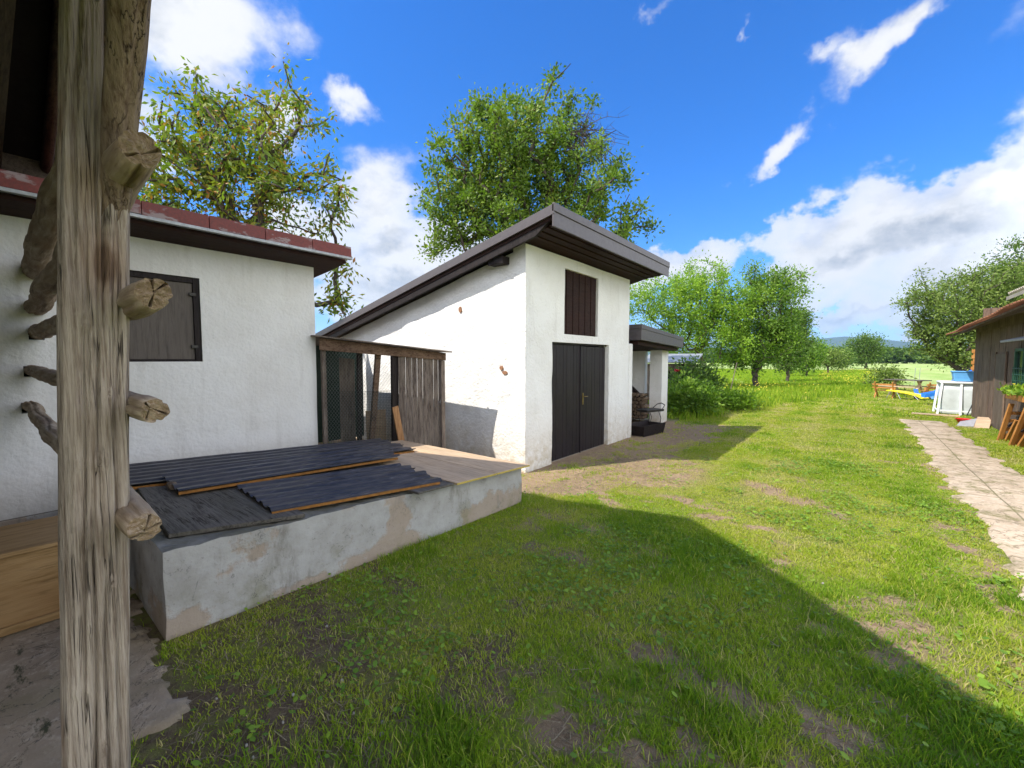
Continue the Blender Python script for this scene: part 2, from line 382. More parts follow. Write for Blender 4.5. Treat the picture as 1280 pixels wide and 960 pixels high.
M['green_metal'] = plain('green_painted_frame', (.022, .085, .05), .5)
M['glass'] = plain('dark_window_glass', (.02, .028, .025), .12, 0, .6)
M['oldtile'] = plain('old_clay_tile', (.30, .13, .07), .85, 0, .2, .55, 9)
M['corr'] = plain('pale_corrugated_sheet', (.40, .36, .28), .7, 0, .3, .3)
M['brick'] = plain('exposed_brick', (.36, .19, .11), .9, 0, .1, .3, 30, .6)
M['orange_edge'] = plain('orange_sheet_edge', (.34, .15, .035), .8, 0, .2, .45, 30, .5)
M['yellow_edge'] = plain('yellow_board_edge', (.56, .42, .10), .8, 0, .2, .35, 20)
M['panel'] = wood('grey_brown_hatch', (.095, .078, .066), (.155, .130, .112), 'z', .8, .3, .3, .6, spec=.3)
M['stone'] = plain('small_stone', (.30, .28, .24), .9, 0, .2, .3, 20)

t = mat('dark_corrugated_sheet')
nn = t.noise(t.obj, 5, 5, .6); sc = t.noise(t.mapping(t.obj, scale=(3, .3, 1)), 30, 5, .7)
c = t.mix(t.map(nn, .4, .7), (.024, .022, .023), (.052, .047, .048)); c = t.mix(t.map(sc, .56, .72, 0, .55), c, (.24, .23, .24))
M['sheet'] = fin(t, c, t.map(nn, .3, .7, .32, .6), t.bump(sc, .2, .002), 0, .5)

t = mat('red_painted_flaking_metal')
nn = t.noise(t.mapping(t.pos, scale=(1, .55, 1)), 4.2, 6, .62); n2 = t.noise(t.pos, 40, 4, .6)
c = t.mix(t.map(n2, .35, .7), (.21, .036, .026), (.12, .030, .022))
c = t.mix(t.map(nn, .55, .60), c, (.29, .215, .205)); c = t.mix(t.map(nn, .66, .70), c, (.20, .09, .07))
M['redmetal'] = fin(t, c, .55, t.bump(nn, .2, .004), 0, .4)

t = mat('old_concrete_box')
a = t.noise(t.pos, 3.2, 7, .65); b = t.noise(t.pos, 30, 5, .65); s2 = t.noise(t.mapping(t.pos, scale=(1, 1, .35)), 5.5, 6, .65)
sep = t.new('ShaderNodeSeparateXYZ'); t.put(sep.inputs[0], t.pos)
c = t.mix(t.map(a, .32, .7), (.44, .43, .42), (.29, .275, .25))
pk = t.map(t.math('ADD', t.noise(t.pos, 2.1, 6, .62), t.math('MULTIPLY', sep.outputs[2], -.22)), .47, .52)
c = t.mix(t.math('MULTIPLY', pk, .8), c, (.34, .265, .20))
c = t.mix(t.map(s2, .58, .70, 0, .6), c, (.17, .155, .13))
c = t.mix(t.math('MULTIPLY', t.map(a, .52, .66), t.map(sep.outputs[2], .0, .3, .65, 0)), c, (.20, .20, .10))
c = t.mix(t.map(b, .62, .70, 0, .5), c, (.12, .11, .10))
cv = t.noise(t.mapping(t.pos, loc=(2, 1, 4)), 5.0, 6, .6, .8)
cl = t.math('MULTIPLY', t.map(t.math('ABSOLUTE', t.math('SUBTRACT', cv, .5)), 0, .008, 1, 0), t.map(a, .5, .6))
c = t.mix(t.math('MULTIPLY', cl, .7), c, (.05, .05, .05))
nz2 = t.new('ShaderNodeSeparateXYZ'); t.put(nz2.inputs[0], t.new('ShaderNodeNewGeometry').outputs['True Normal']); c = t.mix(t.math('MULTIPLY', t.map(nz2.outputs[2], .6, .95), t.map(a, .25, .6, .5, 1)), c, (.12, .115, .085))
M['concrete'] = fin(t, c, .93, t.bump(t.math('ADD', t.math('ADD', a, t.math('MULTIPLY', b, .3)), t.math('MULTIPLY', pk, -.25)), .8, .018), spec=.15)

t = mat('lawn_ground')
at = t.new('ShaderNodeAttribute', attribute_name='bare').outputs['Fac']
soilk = t.new('ShaderNodeAttribute', attribute_name='soil').outputs['Fac']
a = t.noise(t.pos, 1.1, 6, .65); b = t.noise(t.pos, 14, 7, .7); c1 = t.noise(t.pos, 90, 4, .7); big = t.noise(t.pos, .13, 4, .55)
gr = t.mix(t.map(b, .35, .68), (.12, .17, .028), (.25, .28, .055)); gr = t.mix(t.map(a, .40, .68, 0, .7), gr, (.32, .33, .08))
gr = t.mix(t.map(c1, .5, .72, 0, .6), gr, (.09, .13, .025))
fz = t.new('ShaderNodeSeparateXYZ'); t.put(fz.inputs[0], t.pos)
fieldk = t.map(fz.outputs[1], 22, 42)
stripe = t.noise(t.mapping(t.pos, scale=(.25, .05, 1), rot=(0, 0, .3)), 1, 5, .6)
fcol = t.mix(t.map(stripe, .35, .65), (.22, .34, .08), (.38, .44, .18)); fcol = t.mix(t.map(big, .45, .7, 0, .6), fcol, (.34, .36, .13))
gr = t.mix(fieldk, gr, fcol)
dry = t.mix(t.map(b, .3, .7), (.40, .29, .18), (.24, .165, .10)); dry = t.mix(t.map(c1, .5, .7, 0, .5), dry, (.50, .40, .27))
dk = t.mix(t.map(b, .3, .7), (.165, .125, .082), (.085, .063, .041)); dk = t.mix(t.map(c1, .5, .7, 0, .6), dk, (.21, .165, .115))
so = t.mix(soilk, dry, dk)
col = t.mix(t.map(t.math('ADD', at, t.math('MULTIPLY', t.math('SUBTRACT', b, .5), .8)), .25, .6), gr, so)
M['ground'] = fin(t, col, .97, t.bump(t.math('ADD', b, t.math('MULTIPLY', c1, .6)), .9, .03), spec=.05)

t = mat('barn_floor_concrete')
a = t.noise(t.pos, 2.2, 7, .65); b = t.noise(t.pos, 24, 6, .68)
c = t.mix(t.map(a, .3, .7), (.36, .29, .205), (.20, .15, .10)); c = t.mix(t.map(b, .52, .7, 0, .8), c, (.42, .35, .26)); c = t.mix(t.map(t.noise(t.pos, 1.5, 5, .6), .5, .62, 0, .7), c, (.19, .155, .09))
ms = t.math('MULTIPLY', t.map(t.noise(t.mapping(t.pos, scale=(.6, 1.6, 1)), 3.6, 6, .7), .57, .63), 1.0); c = t.mix(ms, c, (.055, .055, .028))
cv = t.noise(t.pos, 2.6, 7, .6, 1.0); cl = t.map(t.math('ABSOLUTE', t.math('SUBTRACT', cv, .5)), 0, .006, 1, 0); c = t.mix(t.math('MULTIPLY', cl, .8), c, (.03, .03, .025))
M['slab'] = fin(t, c, .9, t.bump(t.math('ADD', a, t.math('MULTIPLY', b, .5)), .7, .02), spec=.15)

t = mat('pale_path_slabs')
a = t.noise(t.pos, 1.3, 7, .65); b = t.noise(t.pos, 22, 6, .68)
c = t.mix(t.map(a, .3, .7), (.52, .415, .30), (.33, .25, .165)); c = t.mix(t.map(b, .5, .7, 0, .6), c, (.60, .52, .42))
bk = t.new('ShaderNodeTexBrick'); t.put(bk.inputs['Vector'], t.mapping(t.pos, scale=(1, 1, 1), rot=(0, 0, math.pi / 2), loc=(0, .08, 0)))
bk.inputs['Scale'].default_value = 1.0; bk.inputs['Brick Width'].default_value = 1.1; bk.inputs['Row Height'].default_value = .76; bk.inputs['Mortar Size'].default_value = .012; bk.offset = 0.5
bk.inputs['Mortar Smooth'].default_value = .4
c = t.mix(t.math('MULTIPLY', bk.outputs['Fac'], t.map(b, .3, .6, .5, 1)), c, (.13, .12, .06))
cv = t.noise(t.pos, 1.9, 7, .62, 1.0); cl = t.map(t.math('ABSOLUTE', t.math('SUBTRACT', cv, .5)), 0, .018, 1, 0); c = t.mix(t.math('MULTIPLY', cl, .8), c, (.15, .115, .07)); c = t.mix(t.map(t.noise(t.pos, 7, 5, .7), .5, .68, 0, .6), c, (.30, .23, .155))
wd = t.math('MULTIPLY', t.map(t.noise(t.pos, 3.3, 6, .68), .52, .60), t.map(b, .35, .6)); c = t.mix(wd, c, (.16, .145, .06))
M['path'] = fin(t, c, .9, t.bump(t.math('ADD', a, t.math('MULTIPLY', b, .4)), .6, .012), spec=.15)

def leafmat(name, stops, trans=.35, rough=.5, spec=.3):
    t = mat(name); a = t.new('ShaderNodeAttribute', attribute_name='tint').outputs['Fac']
    c = t.ramp(a, stops)
    t.put(t.b.inputs['Base Color'], c); t.b.inputs['Roughness'].default_value = rough; t.b.inputs['Specular IOR Level'].default_value = spec
    tr = t.new('ShaderNodeBsdfTranslucent'); t.put(tr.inputs['Color'], t.mix(1.0, c, (1.0, 1.25, .45), 'MULTIPLY'))
    mx = t.new('ShaderNodeMixShader'); mx.inputs[0].default_value = trans
    t.l.new(t.b.outputs[0], mx.inputs[1]); t.l.new(tr.outputs[0], mx.inputs[2])
    out = t.m.node_tree.nodes['Material Output']; t.l.new(mx.outputs[0], out.inputs['Surface'])
    return t.m
GD, GM, GL, YL = (.055, .11, .018), (.12, .20, .026), (.22, .31, .038), (.34, .35, .04)
M['grass'] = leafmat('grass_blades', [(0, (.070, .15, .016)), (.3, (.155, .27, .022)), (.55, (.29, .39, .030)), (.8, (.44, .45, .06)), (1, (.54, .45, .22))], .5, .6, .15)
M['leaf_plum'] = leafmat('plum_leaves', [(0, GD), (.4, GM), (.8, GL), (.94, (.20, .20, .03)), (1, (.34, .16, .03))])
M['leaf_cherry'] = leafmat('cherry_leaves', [(0, GD), (.35, (.065, .11, .016)), (.62, GL), (.82, (.27, .26, .03)), (.92, (.42, .25, .04)), (1, (.38, .13, .04))])
M['leaf_dark'] = leafmat('dark_tree_leaves', [(0, (.045, .085, .018)), (.5, (.09, .16, .028)), (1, (.18, .26, .045))])
M['leaf_mid'] = leafmat('orchard_leaves', [(0, (.06, .13, .016)), (.5, (.14, .25, .026)), (1, (.26, .38, .04))])
M['leaf_light'] = leafmat('fresh_green_leaves', [(0, (.08, .17, .018)), (.5, (.20, .34, .028)), (1, (.34, .47, .045))])
M['leaf_olive'] = leafmat('olive_green_leaves', [(0, (.065, .11, .024)), (.5, (.15, .215, .045)), (1, (.28, .35, .08))])
M['bark'] = wood('tree_bark', (.060, .048, .038), (.17, .14, .115), 'z', 1, .7, 1.0)
M['straw'] = leafmat('dry_straw', [(0, (.13, .095, .06)), (1, (.32, .26, .17))], .15, .8, .1)
M['petal_y'] = plain('yellow_petals', (.62, .50, .04), .7)
M['petal_r'] = plain('red_petals', (.50, .01, .03), .7)

# ================================================================== ground
def axis(a, b, fine0, fine1, st, grow=1.12):
    mid = list(np.arange(fine0, fine1, st)); lo = []; x = fine0; s_ = st
    while x > a: s_ *= grow; x -= s_; lo.append(x)
    hi = []; x = mid[-1]; s_ = st
    while x < b: s_ *= grow; x += s_; hi.append(x)
    return np.array(lo[::-1] + mid + hi)
def grid_mesh(name, xs, ys, zf, m, attrs=None):
    X, Y = np.meshgrid(xs, ys); V = np.stack([X.ravel(), Y.ravel(), zf(X.ravel(), Y.ravel())], 1)
    nx, ny = len(xs), len(ys); i = np.arange(nx - 1)[None, :] + nx * np.arange(ny - 1)[:, None]; i = i.ravel()
    Fq = np.stack([i, i + 1, i + 1 + nx, i + nx], 1)
    return np_mesh(name, V, [Fq], m, tint=None if attrs is None else {k: f(X.ravel(), Y.ravel()) for k, f in attrs.items()}, smooth=True)
xs = axis(-5500, 5500, -5.0, 3.2, .05, 1.13); ys = axis(-250, 6000, 0.0, 9.0, .05, 1.10)
g = grid_mesh('ground', xs, ys, lambda x, y: gz(x, y) + .012 * (vf(x * 9, y * 9, 3) - .5) * (np.abs(x) < 6) * (y < 12), M['ground'],
              {'bare': bare, 'soil': lambda x, y: sst(3.6, 2.6, y) * sst(-.3, -1.7, x + (vf(x * 2.5, y * 2.5) - .5)) * .9})
props(g, kind='structure')

def sheet(name, mask, x0, x1, y0, y1, st, z, m):
    xs_ = np.arange(x0, x1, st); ys_ = np.arange(y0, y1, st * 1.3); X, Y = np.meshgrid(xs_, ys_)
    k = mask(X, Y); V = np.stack([X.ravel(), Y.ravel(), (gz(X, Y) + z + .010 * (vf(X * 5, Y * 5, 3) - .5)).ravel()], 1)
    V[:, 2] -= (1 - sst(.35, .75, k.ravel())) * .07
    nx = len(xs_); i = (np.arange(nx - 1)[None, :] + nx * np.arange(len(ys_) - 1)[:, None])
    kk = np.maximum.reduce([k[:-1, :-1], k[1:, :-1], k[:-1, 1:], k[1:, 1:]]); i = i[kk > .05]
    Fq = np.stack([i, i + 1, i + 1 + nx, i + nx], 1)
    used = np.unique(Fq); re = np.full(len(V), -1); re[used] = np.arange(len(used))
    return props(np_mesh(name, V[used], [re[Fq]], m, smooth=True), kind='structure')
sheet('barn_floor', lambda x, y: np.where((y < 5) & (x > -6.5), slabm(x, y) * 1.0, 0), -6.5, -1.9, -1.4, 1.2, .03, .02, M['slab'])
sheet('path', pathm, .7, 3.8, 2.0, 17, .06, .024, M['path'])

# far wooded mountain ridge
def ridge(name, y0, pts, m, depth=900):
    xs_ = np.linspace(pts[0][0], pts[-1][0], 120); hz = np.interp(xs_, [p[0] for p in pts], [p[1] for p in pts]) * (1 + .10 * (vf(xs_ / 500, xs_ * 0, 4) - .5))
    rows = [(0, .0), (.25, .35), (.5, .75), (.75, .95), (1, 1), (1.5, .0)]
    V = np.concatenate([np.stack([xs_, np.full(120, y0 + r * depth), hz * h * (1 - (.2 * vf(xs_ / 180 + r * 7, xs_ * 0 + r, 3) if 0 < h < 1 else 0)) - 2], 1) for r, h in rows])
    i = (np.arange(119)[None, :] + 120 * np.arange(len(rows) - 1)[:, None]).ravel()
    return props(np_mesh(name, V, [np.stack([i, i + 1, i + 121, i + 120], 1)], m, smooth=True), kind='structure')
t = mat('wooded_mountain'); M['mount'] = fin(t, t.mix(t.noise(t.pos, .004, 6, .6), (.025, .055, .03), (.05, .085, .045)), .95, spec=0)
ridge('hills', 4300, [(-6000, 180), (-3000, 210), (-1500, 190), (-600, 175), (-100, 225), (140, 205), (330, 165), (600, 130), (1200, 150), (2400, 200), (4200, 120)], M['mount'])
# the air between here and the mountains
hm_ = bpy.data.materials.new('haze_air'); hm_.use_nodes = True; ht = hm_.node_tree
ht.nodes.remove(ht.nodes['Principled BSDF']); pv = ht.nodes.new('ShaderNodeVolumePrincipled'); pv.inputs['Color'].default_value = (.50, .72, 1.0, 1); pv.inputs['Density'].default_value = 1.3e-4; pv.inputs['Anisotropy'].default_value = 0.2
ht.links.new(pv.outputs[0], ht.nodes['Material Output'].inputs['Volume'])
o = MB().box((-7500, -500, -4), (7500, 9000, 420)).build('haze', hm_); props(o, 'thin blue air over the far field and mountains', 'haze', kind='stuff')
# ================================================================== plants
def blades(name, P, H, Wd, lean, tint, m, kind='stuff', label=None, cat=None, bend=.5):
    n = len(P); th = rng.random(n) * 2 * np.pi; fx = np.cos(th); fy = np.sin(th)
    l_th = rng.random(n) * 2 * np.pi; ln = lean * (0.3 + rng.random(n)); lx = np.cos(l_th) * ln * H; ly = np.sin(l_th) * ln * H
    w = Wd / 2
    b0 = P + np.stack([-fx * w, -fy * w, 0 * w], 1); b1 = P + np.stack([fx * w, fy * w, 0 * w], 1)
    mz = H * .55
    m0 = P + np.stack([-fx * w * .8 + lx * .35, -fy * w * .8 + ly * .35, mz], 1); m1 = P + np.stack([fx * w * .8 + lx * .35, fy * w * .8 + ly * .35, mz], 1)
    tp = P + np.stack([lx, ly, H * np.sqrt(np.clip(1 - (bend * ln) ** 2, .2, 1))], 1)
    V = np.stack([b0, b1, m0, m1, tp], 1).reshape(-1, 3); i = np.arange(n)[:, None] * 5
    o = np_mesh(name, V, [i + np.array([[0, 1, 3, 2]]), i + np.array([[2, 3, 4]])], m, tint={'tint': np.repeat(np.clip(tint, 0, 1), 5)})
    return props(o, label, cat, kind=kind)
AX, AY = math.sin(-YAW), math.cos(-YAW)
def in_view(x, y, margin=1.12, near=.5):
    d = x * AX + y * AY; s_ = x * AY - y * AX
    return (d > near) & (np.abs(s_) < d * (640 / 531.) * margin + .4)
def scatter(x0, x1, y0, y1, n):
    x = x0 + (x1 - x0) * rng.random(n); y = y0 + (y1 - y0) * rng.random(n); return x, y
BOXR = (-5.8, -3.02, .58, 4.0)
def blocked(x, y):
    k = (x > BOXR[0]) & (x < -3.19 + .045 * (y - .6)) & (y > BOXR[2]) & (y < BOXR[3])
    k |= (x < -6.2) & (y < 5.4); k |= (x < -3.98) & (y > 5.3) & (y < 13.3); k |= (x > 2.75) & (y > 12.5) & (y < 18.6)
    k |= (x < -5.6) & (y < 5.4)
    return k
def lawn(nA, box_, hs_, ws, keepd=1.0, sun_tint=.0):
    x, y = scatter(*box_, nA); k = in_view(x, y) & ~blocked(x, y) & (slabm(x, y) < .4) & (pathm(x, y) < .55)
    x, y = x[k], y[k]
    b = bare(x, y); n = vf(x * 1.1 + 4, y * 1.1, 4); n8 = vf(x * 7, y * 7, 3)
    dens = (1 - sst(.2, .85, b) * (.96 - .30 * sst(.56, .66, vf(x * 5 + 11, y * 5 + 60, 2)))) * (.35 + .65 * sst(.30, .55, n8))
    k = rng.random(len(x)) < dens * keepd; x, y, b, n, n8 = x[k], y[k], b[k], n[k], n8[k]
    lush = sst(.48, .68, vf(x * 1.7 + 30, y * 1.7 + 12, 4))
    H = (hs_[0] + (hs_[1] - hs_[0]) * rng.random(len(x)) ** 1.6) * (.75 + .7 * lush)
    shade_side = sst(5.0, 3.0, y) * sst(-2.5, -.8, x)       # shaded end by the barn: longer blades, shade put into the tint
    H *= 1 + .35 * shade_side
    tint = .10 + .75 * n + .24 * rng.random(len(x)) - .20 * lush + .12 * b + sun_tint - .02 * shade_side
    tint += .10 * np.sin(x * 6.0 + .5 * vf(x, y)) * sst(4.5, 7, y)
    tint += (rng.random(len(x)) < (.09 + .20 * b + .10 * sst(.45, .7, vf(x * 2.9, y * 2.9 + 40, 4)))) * .45
    P = np.stack([x, y, gz(x, y) - .004], 1)
    return P, H, ws * (.7 + .6 * rng.random(len(x))), tint
parts_ = [lawn(330000, (-3.6, 2.0, 0.2, 4.6), (.020, .055), .0048),
          lawn(330000, (-4.2, 3.0, 4.2, 9.0), (.018, .040), .0075, sun_tint=.13),  # sunlit yellow-green put into the blade tint beyond the barn's shadow
          lawn(260000, (-6.0, 5.0, 8.6, 18.0), (.022, .045), .014, sun_tint=.16),
          lawn(150000, (-8.0, 10.0, 17.0, 34.0), (.035, .07), .030, sun_tint=.16)]
P, H, Wd, T = [np.concatenate([p[i] for p in parts_]) for i in range(4)]
blades('lawn_grass', P, H, Wd, .75, T, M['grass'], label='short mown yard grass', cat='grass')
# straw lying on the ground
x, y = scatter(-3.4, 1.6, .2, 7.5, 60000); b = bare(x, y)
k = in_view(x, y) & ~blocked(x, y) & (slabm(x, y) < .3) & (rng.random(len(x)) < .06 + .34 * b); x, y = x[k], y[k]; n = len(x)
th = rng.random(n) * 2 * np.pi; L = .015 + .04 * rng.random(n); w = .0012 + .0012 * rng.random(n); z = gz(x, y) + .006 + .008 * rng.random(n)
dx, dy = np.cos(th) * L, np.sin(th) * L; nx_, ny_ = -np.sin(th) * w, np.cos(th) * w; dz = (rng.random(n) - .3) * .018
V = np.stack([np.stack([x - dx - nx_, y - dy - ny_, z], 1), np.stack([x - dx + nx_, y - dy + ny_, z], 1), np.stack([x + dx + nx_, y + dy + ny_, z + dz], 1), np.stack([x + dx - nx_, y + dy - ny_, z + dz], 1)], 1).reshape(-1, 3)
props(np_mesh('dry_straw', V, [np.arange(n)[:, None] * 4 + np.arange(4)[None]], M['straw'], tint={'tint': np.repeat(rng.random(n), 4)}), 'dry clippings on the bare soil', 'straw', kind='stuff')
# clover and plantain
x, y = scatter(-3.6, 2.5, .4, 9, 90000)
cl = sst(.55, .68, vf(x * 1.5 + 50, y * 1.5 + 9, 4)); k = in_view(x, y) & ~blocked(x, y) & (slabm(x, y) < .3) & (pathm(x, y) < .4) & (rng.random(len(x)) < cl * (1 - bare(x, y)) * .55 + .03)
x, y = x[k], y[k]; n = len(x); z = gz(x, y) + .02 + .03 * rng.random(n); r = .007 + .009 * rng.random(n); r *= 1 + .7 * (rng.random(n) < .04)
th = rng.random(n) * 6.28; tx = (rng.random(n) - .5) * .9; ty = (rng.random(n) - .5) * .9
vv = []
for j in range(6):
    a = th + j * math.pi / 3; rr = r * (1.25 if j in (0, 3) else .85)
    cx_, cy_ = np.cos(a) * rr, np.sin(a) * rr; vv.append(np.stack([x + cx_, y + cy_, z + cx_ * tx + cy_ * ty], 1))
V = np.stack(vv, 1).reshape(-1, 3)
props(np_mesh('clover', V, [np.arange(n)[:, None] * 6 + np.arange(6)[None]], M['leaf_mid'], tint={'tint': np.repeat(.25 + .75 * rng.random(n), 6)}), 'low clover and broad-leaved weeds in the lawn', 'ground cover', kind='stuff')
# rough meadow strip between lawn and trees, then the field
def side(x, y):       # signed distance left of the mown edge
    ex = np.interp(y, [12.5, 16.7, 19.8, 25.8, 33, 42, 57, 80], [-3.3, -2.3, -1.4, .35, 1.9, 2.6, 2.4, 3.5]); return ex - x
x, y = scatter(-22, 12, 13, 80, 260000); s_ = side(x, y) + (vf(x * .6, y * .6) - .5) * 1.2
k = in_view(x, y) & (s_ > 0) & (rng.random(len(x)) < sst(0, .5, s_) * (.25 + .75 * sst(.35, .6, vf(x * .5, y * .5)))); x, y, s_ = x[k], y[k], s_[k]
strip = sst(5.5, 3.0, s_); H = (.08 + .22 * strip * vf(x * .9 + 3, y * .9, 3) + .12 * rng.random(len(x))) * (.7 + .6 * rng.random(len(x)))
blades('meadow_grass', np.stack([x, y, gz(x, y) - .01], 1), H, .02 + .02 * rng.random(len(x)) + y * .0004, .45, .28 + .34 * rng.random(len(x)) + .12 * vf(x * .3, y * .3), M['grass'], label='tall rough meadow grass beyond the mown lawn', cat='grass')
x, y = scatter(-6, 6, 20, 75, 5000); s_ = side(x, y); k = (s_ > .3) & (s_ < 5) & in_view(x, y) & (rng.random(len(x)) < sst(.42, .62, vf(x * .35 + 8, y * .25))); x, y = x[k], y[k]; n = len(x)
z = .25 + .25 * rng.random(n); r = .012 + .018 * rng.random(n)
V = np.stack([np.stack([x - r, y, z], 1), np.stack([x, y - r, z - r * .5], 1), np.stack([x + r, y, z], 1), np.stack([x, y + r, z + r * .8], 1)], 1).reshape(-1, 3)
props(np_mesh('yellow_wildflowers', V, [np.arange(n)[:, None] * 4 + np.arange(4)[None]], M['petal_y']), 'small yellow flowers dotted through the meadow strip', 'wildflowers', kind='stuff')

def px_at(px, py, depth):
    """world point seen at a place of the photograph at a given depth (m) ahead of the lens"""
    d = Vector(((px - 640) / 531., -(py - 480) / 531., -1)) * depth; d.rotate(cam.rotation_euler); return d + Vector((0, 0, EYE))

def leaves(C, Dv, L, Wd, tint, fold=.25):
    """folded diamond leaves; C (n,3) base points, Dv directions"""
    n = len(C); Dv = Dv / np.linalg.norm(Dv, axis=1, keepdims=True); r = rng.normal(size=(n, 3)); s_ = np.cross(Dv, r); s_ /= np.linalg.norm(s_, axis=1, keepdims=True) + 1e-9
    nn_ = np.cross(s_, Dv); L = L[:, None]; Wd = Wd[:, None] / 2
    a = C; tip = C + Dv * L; l = C + Dv * L * .45 + s_ * Wd + nn_ * Wd * fold * 2; rgt = C + Dv * L * .45 - s_ * Wd + nn_ * Wd * fold * 2
    V = np.stack([a, l, tip, rgt], 1).reshape(-1, 3); i = np.arange(n)[:, None] * 4
    return V, [i + np.array([[0, 2, 1]]), i + np.array([[0, 3, 2]])], np.repeat(tint, 4)

def grow(base, lobes, n_tips, r0, fork_z, droop=0.0, bare_lobes=()):
    """skeleton: tips spread through the lobes are joined one by one to the nearest limb"""
    base = np.array(base, float)
    nodes = [base]; par = [-1]
    top = np.array([base[0] + .05 * rng.normal(), base[1] + .05 * rng.normal(), fork_z])
    for k in range(1, 5):
        nodes.append(base + (top - base) * k / 4 + rng.normal(size=3) * .03); par.append(len(nodes) - 2)
    tips = []
    vol = np.array([l[3] * l[4] * l[5] * (l[6] if len(l) > 6 else 1) for l in lobes]); vol = vol / vol.sum()
    for l, c in zip(lobes, rng.multinomial(n_tips, vol)):
        d = rng.normal(size=(c, 3)); d /= np.linalg.norm(d, axis=1, keepdims=True); r = rng.random(c) ** .45
        tips.append(np.array(l[:3]) + d * r[:, None] * np.array(l[3:6]))
    tips = np.concatenate(tips); 
    order = np.argsort(np.linalg.norm(tips - nodes[-1], axis=1)); tips = tips[order]
    N = np.zeros((len(tips) * 6 + 20, 3)); N[:len(nodes)] = nodes; cnt = len(nodes); ends = []
    dist0 = np.zeros(len(N)); 
    for i in range(1, cnt): dist0[i] = dist0[par[i]] + np.linalg.norm(N[i] - N[par[i]])
    for p in tips:
        d = np.linalg.norm(N[3:cnt] - p, axis=1) + .25 * dist0[3:cnt]
        j = int(np.argmin(d)) + 3; a = N[j].copy(); L = np.linalg.norm(p - a); m = max(1, min(5, int(L / .28)))
        pr = j
        for k in range(1, m + 1):
            f = k / m; q = a + (p - a) * f + rng.normal(size=3) * .04 * L * (1 if k < m else 0); q[2] += math.sin(f * 3.14) * .10 * L
            N[cnt] = q; par.append(pr); dist0[cnt] = dist0[pr] + L / m; pr = cnt; cnt += 1
        ends.append(pr)
    N = N[:cnt]; par = np.array(par); w = np.zeros(cnt); w[ends] = 1.0
    for i in range(cnt - 1, 0, -1): w[par[i]] += w[i]
    rad = r0 * (np.maximum(w, .6) / w[0]) ** .44; rad = np.maximum(rad, .006)
    return N, par, rad, np.array(ends)

def limbs_mesh(name, N, par, rad, m, parent, rmin=.0):
    V = []; Fs = []; c = 0
    for i in range(1, len(N)):
        p = par[i]; r1 = rad[i]; r0_ = min(rad[p], r1 * 1.35 if p > 3 else rad[p])
        if r0_ < rmin: continue
        a = N[p]; b = N[i]; d = b - a; L = np.linalg.norm(d)
        if L < 1e-5: continue
        d /= L; n = 8 if r0_ > .05 else (5 if r0_ > .02 else 3)
        u = np.cross(d, (0, 0, 1.)); 
        if np.linalg.norm(u) < .1: u = np.cross(d, (1., 0, 0))
        u /= np.linalg.norm(u); w = np.cross(d, u); th = np.arange(n) * 2 * np.pi / n
        ring = np.cos(th)[:, None] * u + np.sin(th)[:, None] * w
        V.append(a - d * r0_ * .3 + ring * r0_); V.append(b + ring * r1)
        k = np.arange(n); Fs.append(np.stack([c + k, c + (k + 1) % n, c + n + (k + 1) % n, c + n + k], 1)); c += 2 * n
    return np_mesh(name, np.concatenate(V), [np.concatenate(Fs)], m, parent, smooth=True)

def tree(name, label, base, lobes, n_tips, per_tip, leaf, ratio, lm, r0=.14, fork=1.3, droop=.0, spread=.28, group=None, tintf=None, bare_frac=.0, cat='tree', clump=1.0):
    r_ = thing(name, label, cat, (0, 0, 0), 0, group)
    N, par, rad, ends = grow(base, lobes, n_tips, r0, base[2] + fork)
    limbs_mesh('trunk', N, par, rad, M['bark'], r_)
    e = ends[rng.random(len(ends)) >= bare_frac]
    ti = np.repeat(e, per_tip); n = len(ti)
    back = N[par[ti]]; f = rng.random(n)[:, None]
    C = N[ti] * (1 - f * .8) + back * f * .8 + rng.normal(size=(n, 3)) * spread * (.25 + .75 * rng.random((n, 1))) * clump
    Dv = (C - N[ti]) * 1.2 + rng.normal(size=(n, 3)) * .5 * spread + np.array([0, 0, .10 - droop]) * (1 if droop == 0 else 1)
    L = leaf * (.6 + .7 * rng.random(n))
    ct = rng.random(len(N))[ti]      # each clump has its own hue
    tint = .15 + .5 * ct + .35 * rng.random(n)
    if tintf is not None: tint = tintf(C, tint)
    V, Fs, T_ = leaves(C, Dv, L, L * ratio, np.clip(tint, 0, 1))
    np_mesh('crown', V, Fs, lm, r_, tint={'tint': T_})
    return r_
def lobes_px(depth, specs):
    """(px, py, rx_px, ry_px, depth offset, weight) -> world ellipsoids at real size"""
    out = []
    for s_ in specs:
        dd = depth + s_[4]; c = px_at(s_[0], s_[1], dd); k = dd / 531.
        rx = s_[2] * k; rz = s_[3] * k; out.append((c.x, c.y, c.z, rx, rx, rz, s_[5] if len(s_) > 5 else 1))
    return out
# 1. cherry behind the low white building
def aut(C, t_):
    r = rng.random(len(t_)); return np.where(r < .30, .66 + .34 * rng.random(len(t_)), .15 + t_ * .75)
tree('cherry_tree', 'cherry tree with drooping yellowing leaves behind the red-edged low roof', (-11.0, 3.75, 0),
     lobes_px(9.8, [(300, 190, 85, 75, 0, 1), (235, 200, 55, 70, -.6, 1.2), (362, 130, 50, 48, .5, .8), (405, 215, 34, 40, .3, .6), (255, 125, 50, 30, 0, .9), (350, 230, 70, 30, 0, .6), (395, 250, 42, 34, -.3, .9), (215, 260, 50, 35, 0, 1), (310, 270, 90, 25, 0, .8), (425, 340, 26, 22, .5, 1.3), (425, 385, 30, 26, .5, 1.5), (180, 210, 40, 60, 0, .8)]),
     230, 50, .140, .42, M['leaf_cherry'], r0=.17, fork=2.6, droop=.14, spread=.20, tintf=aut)
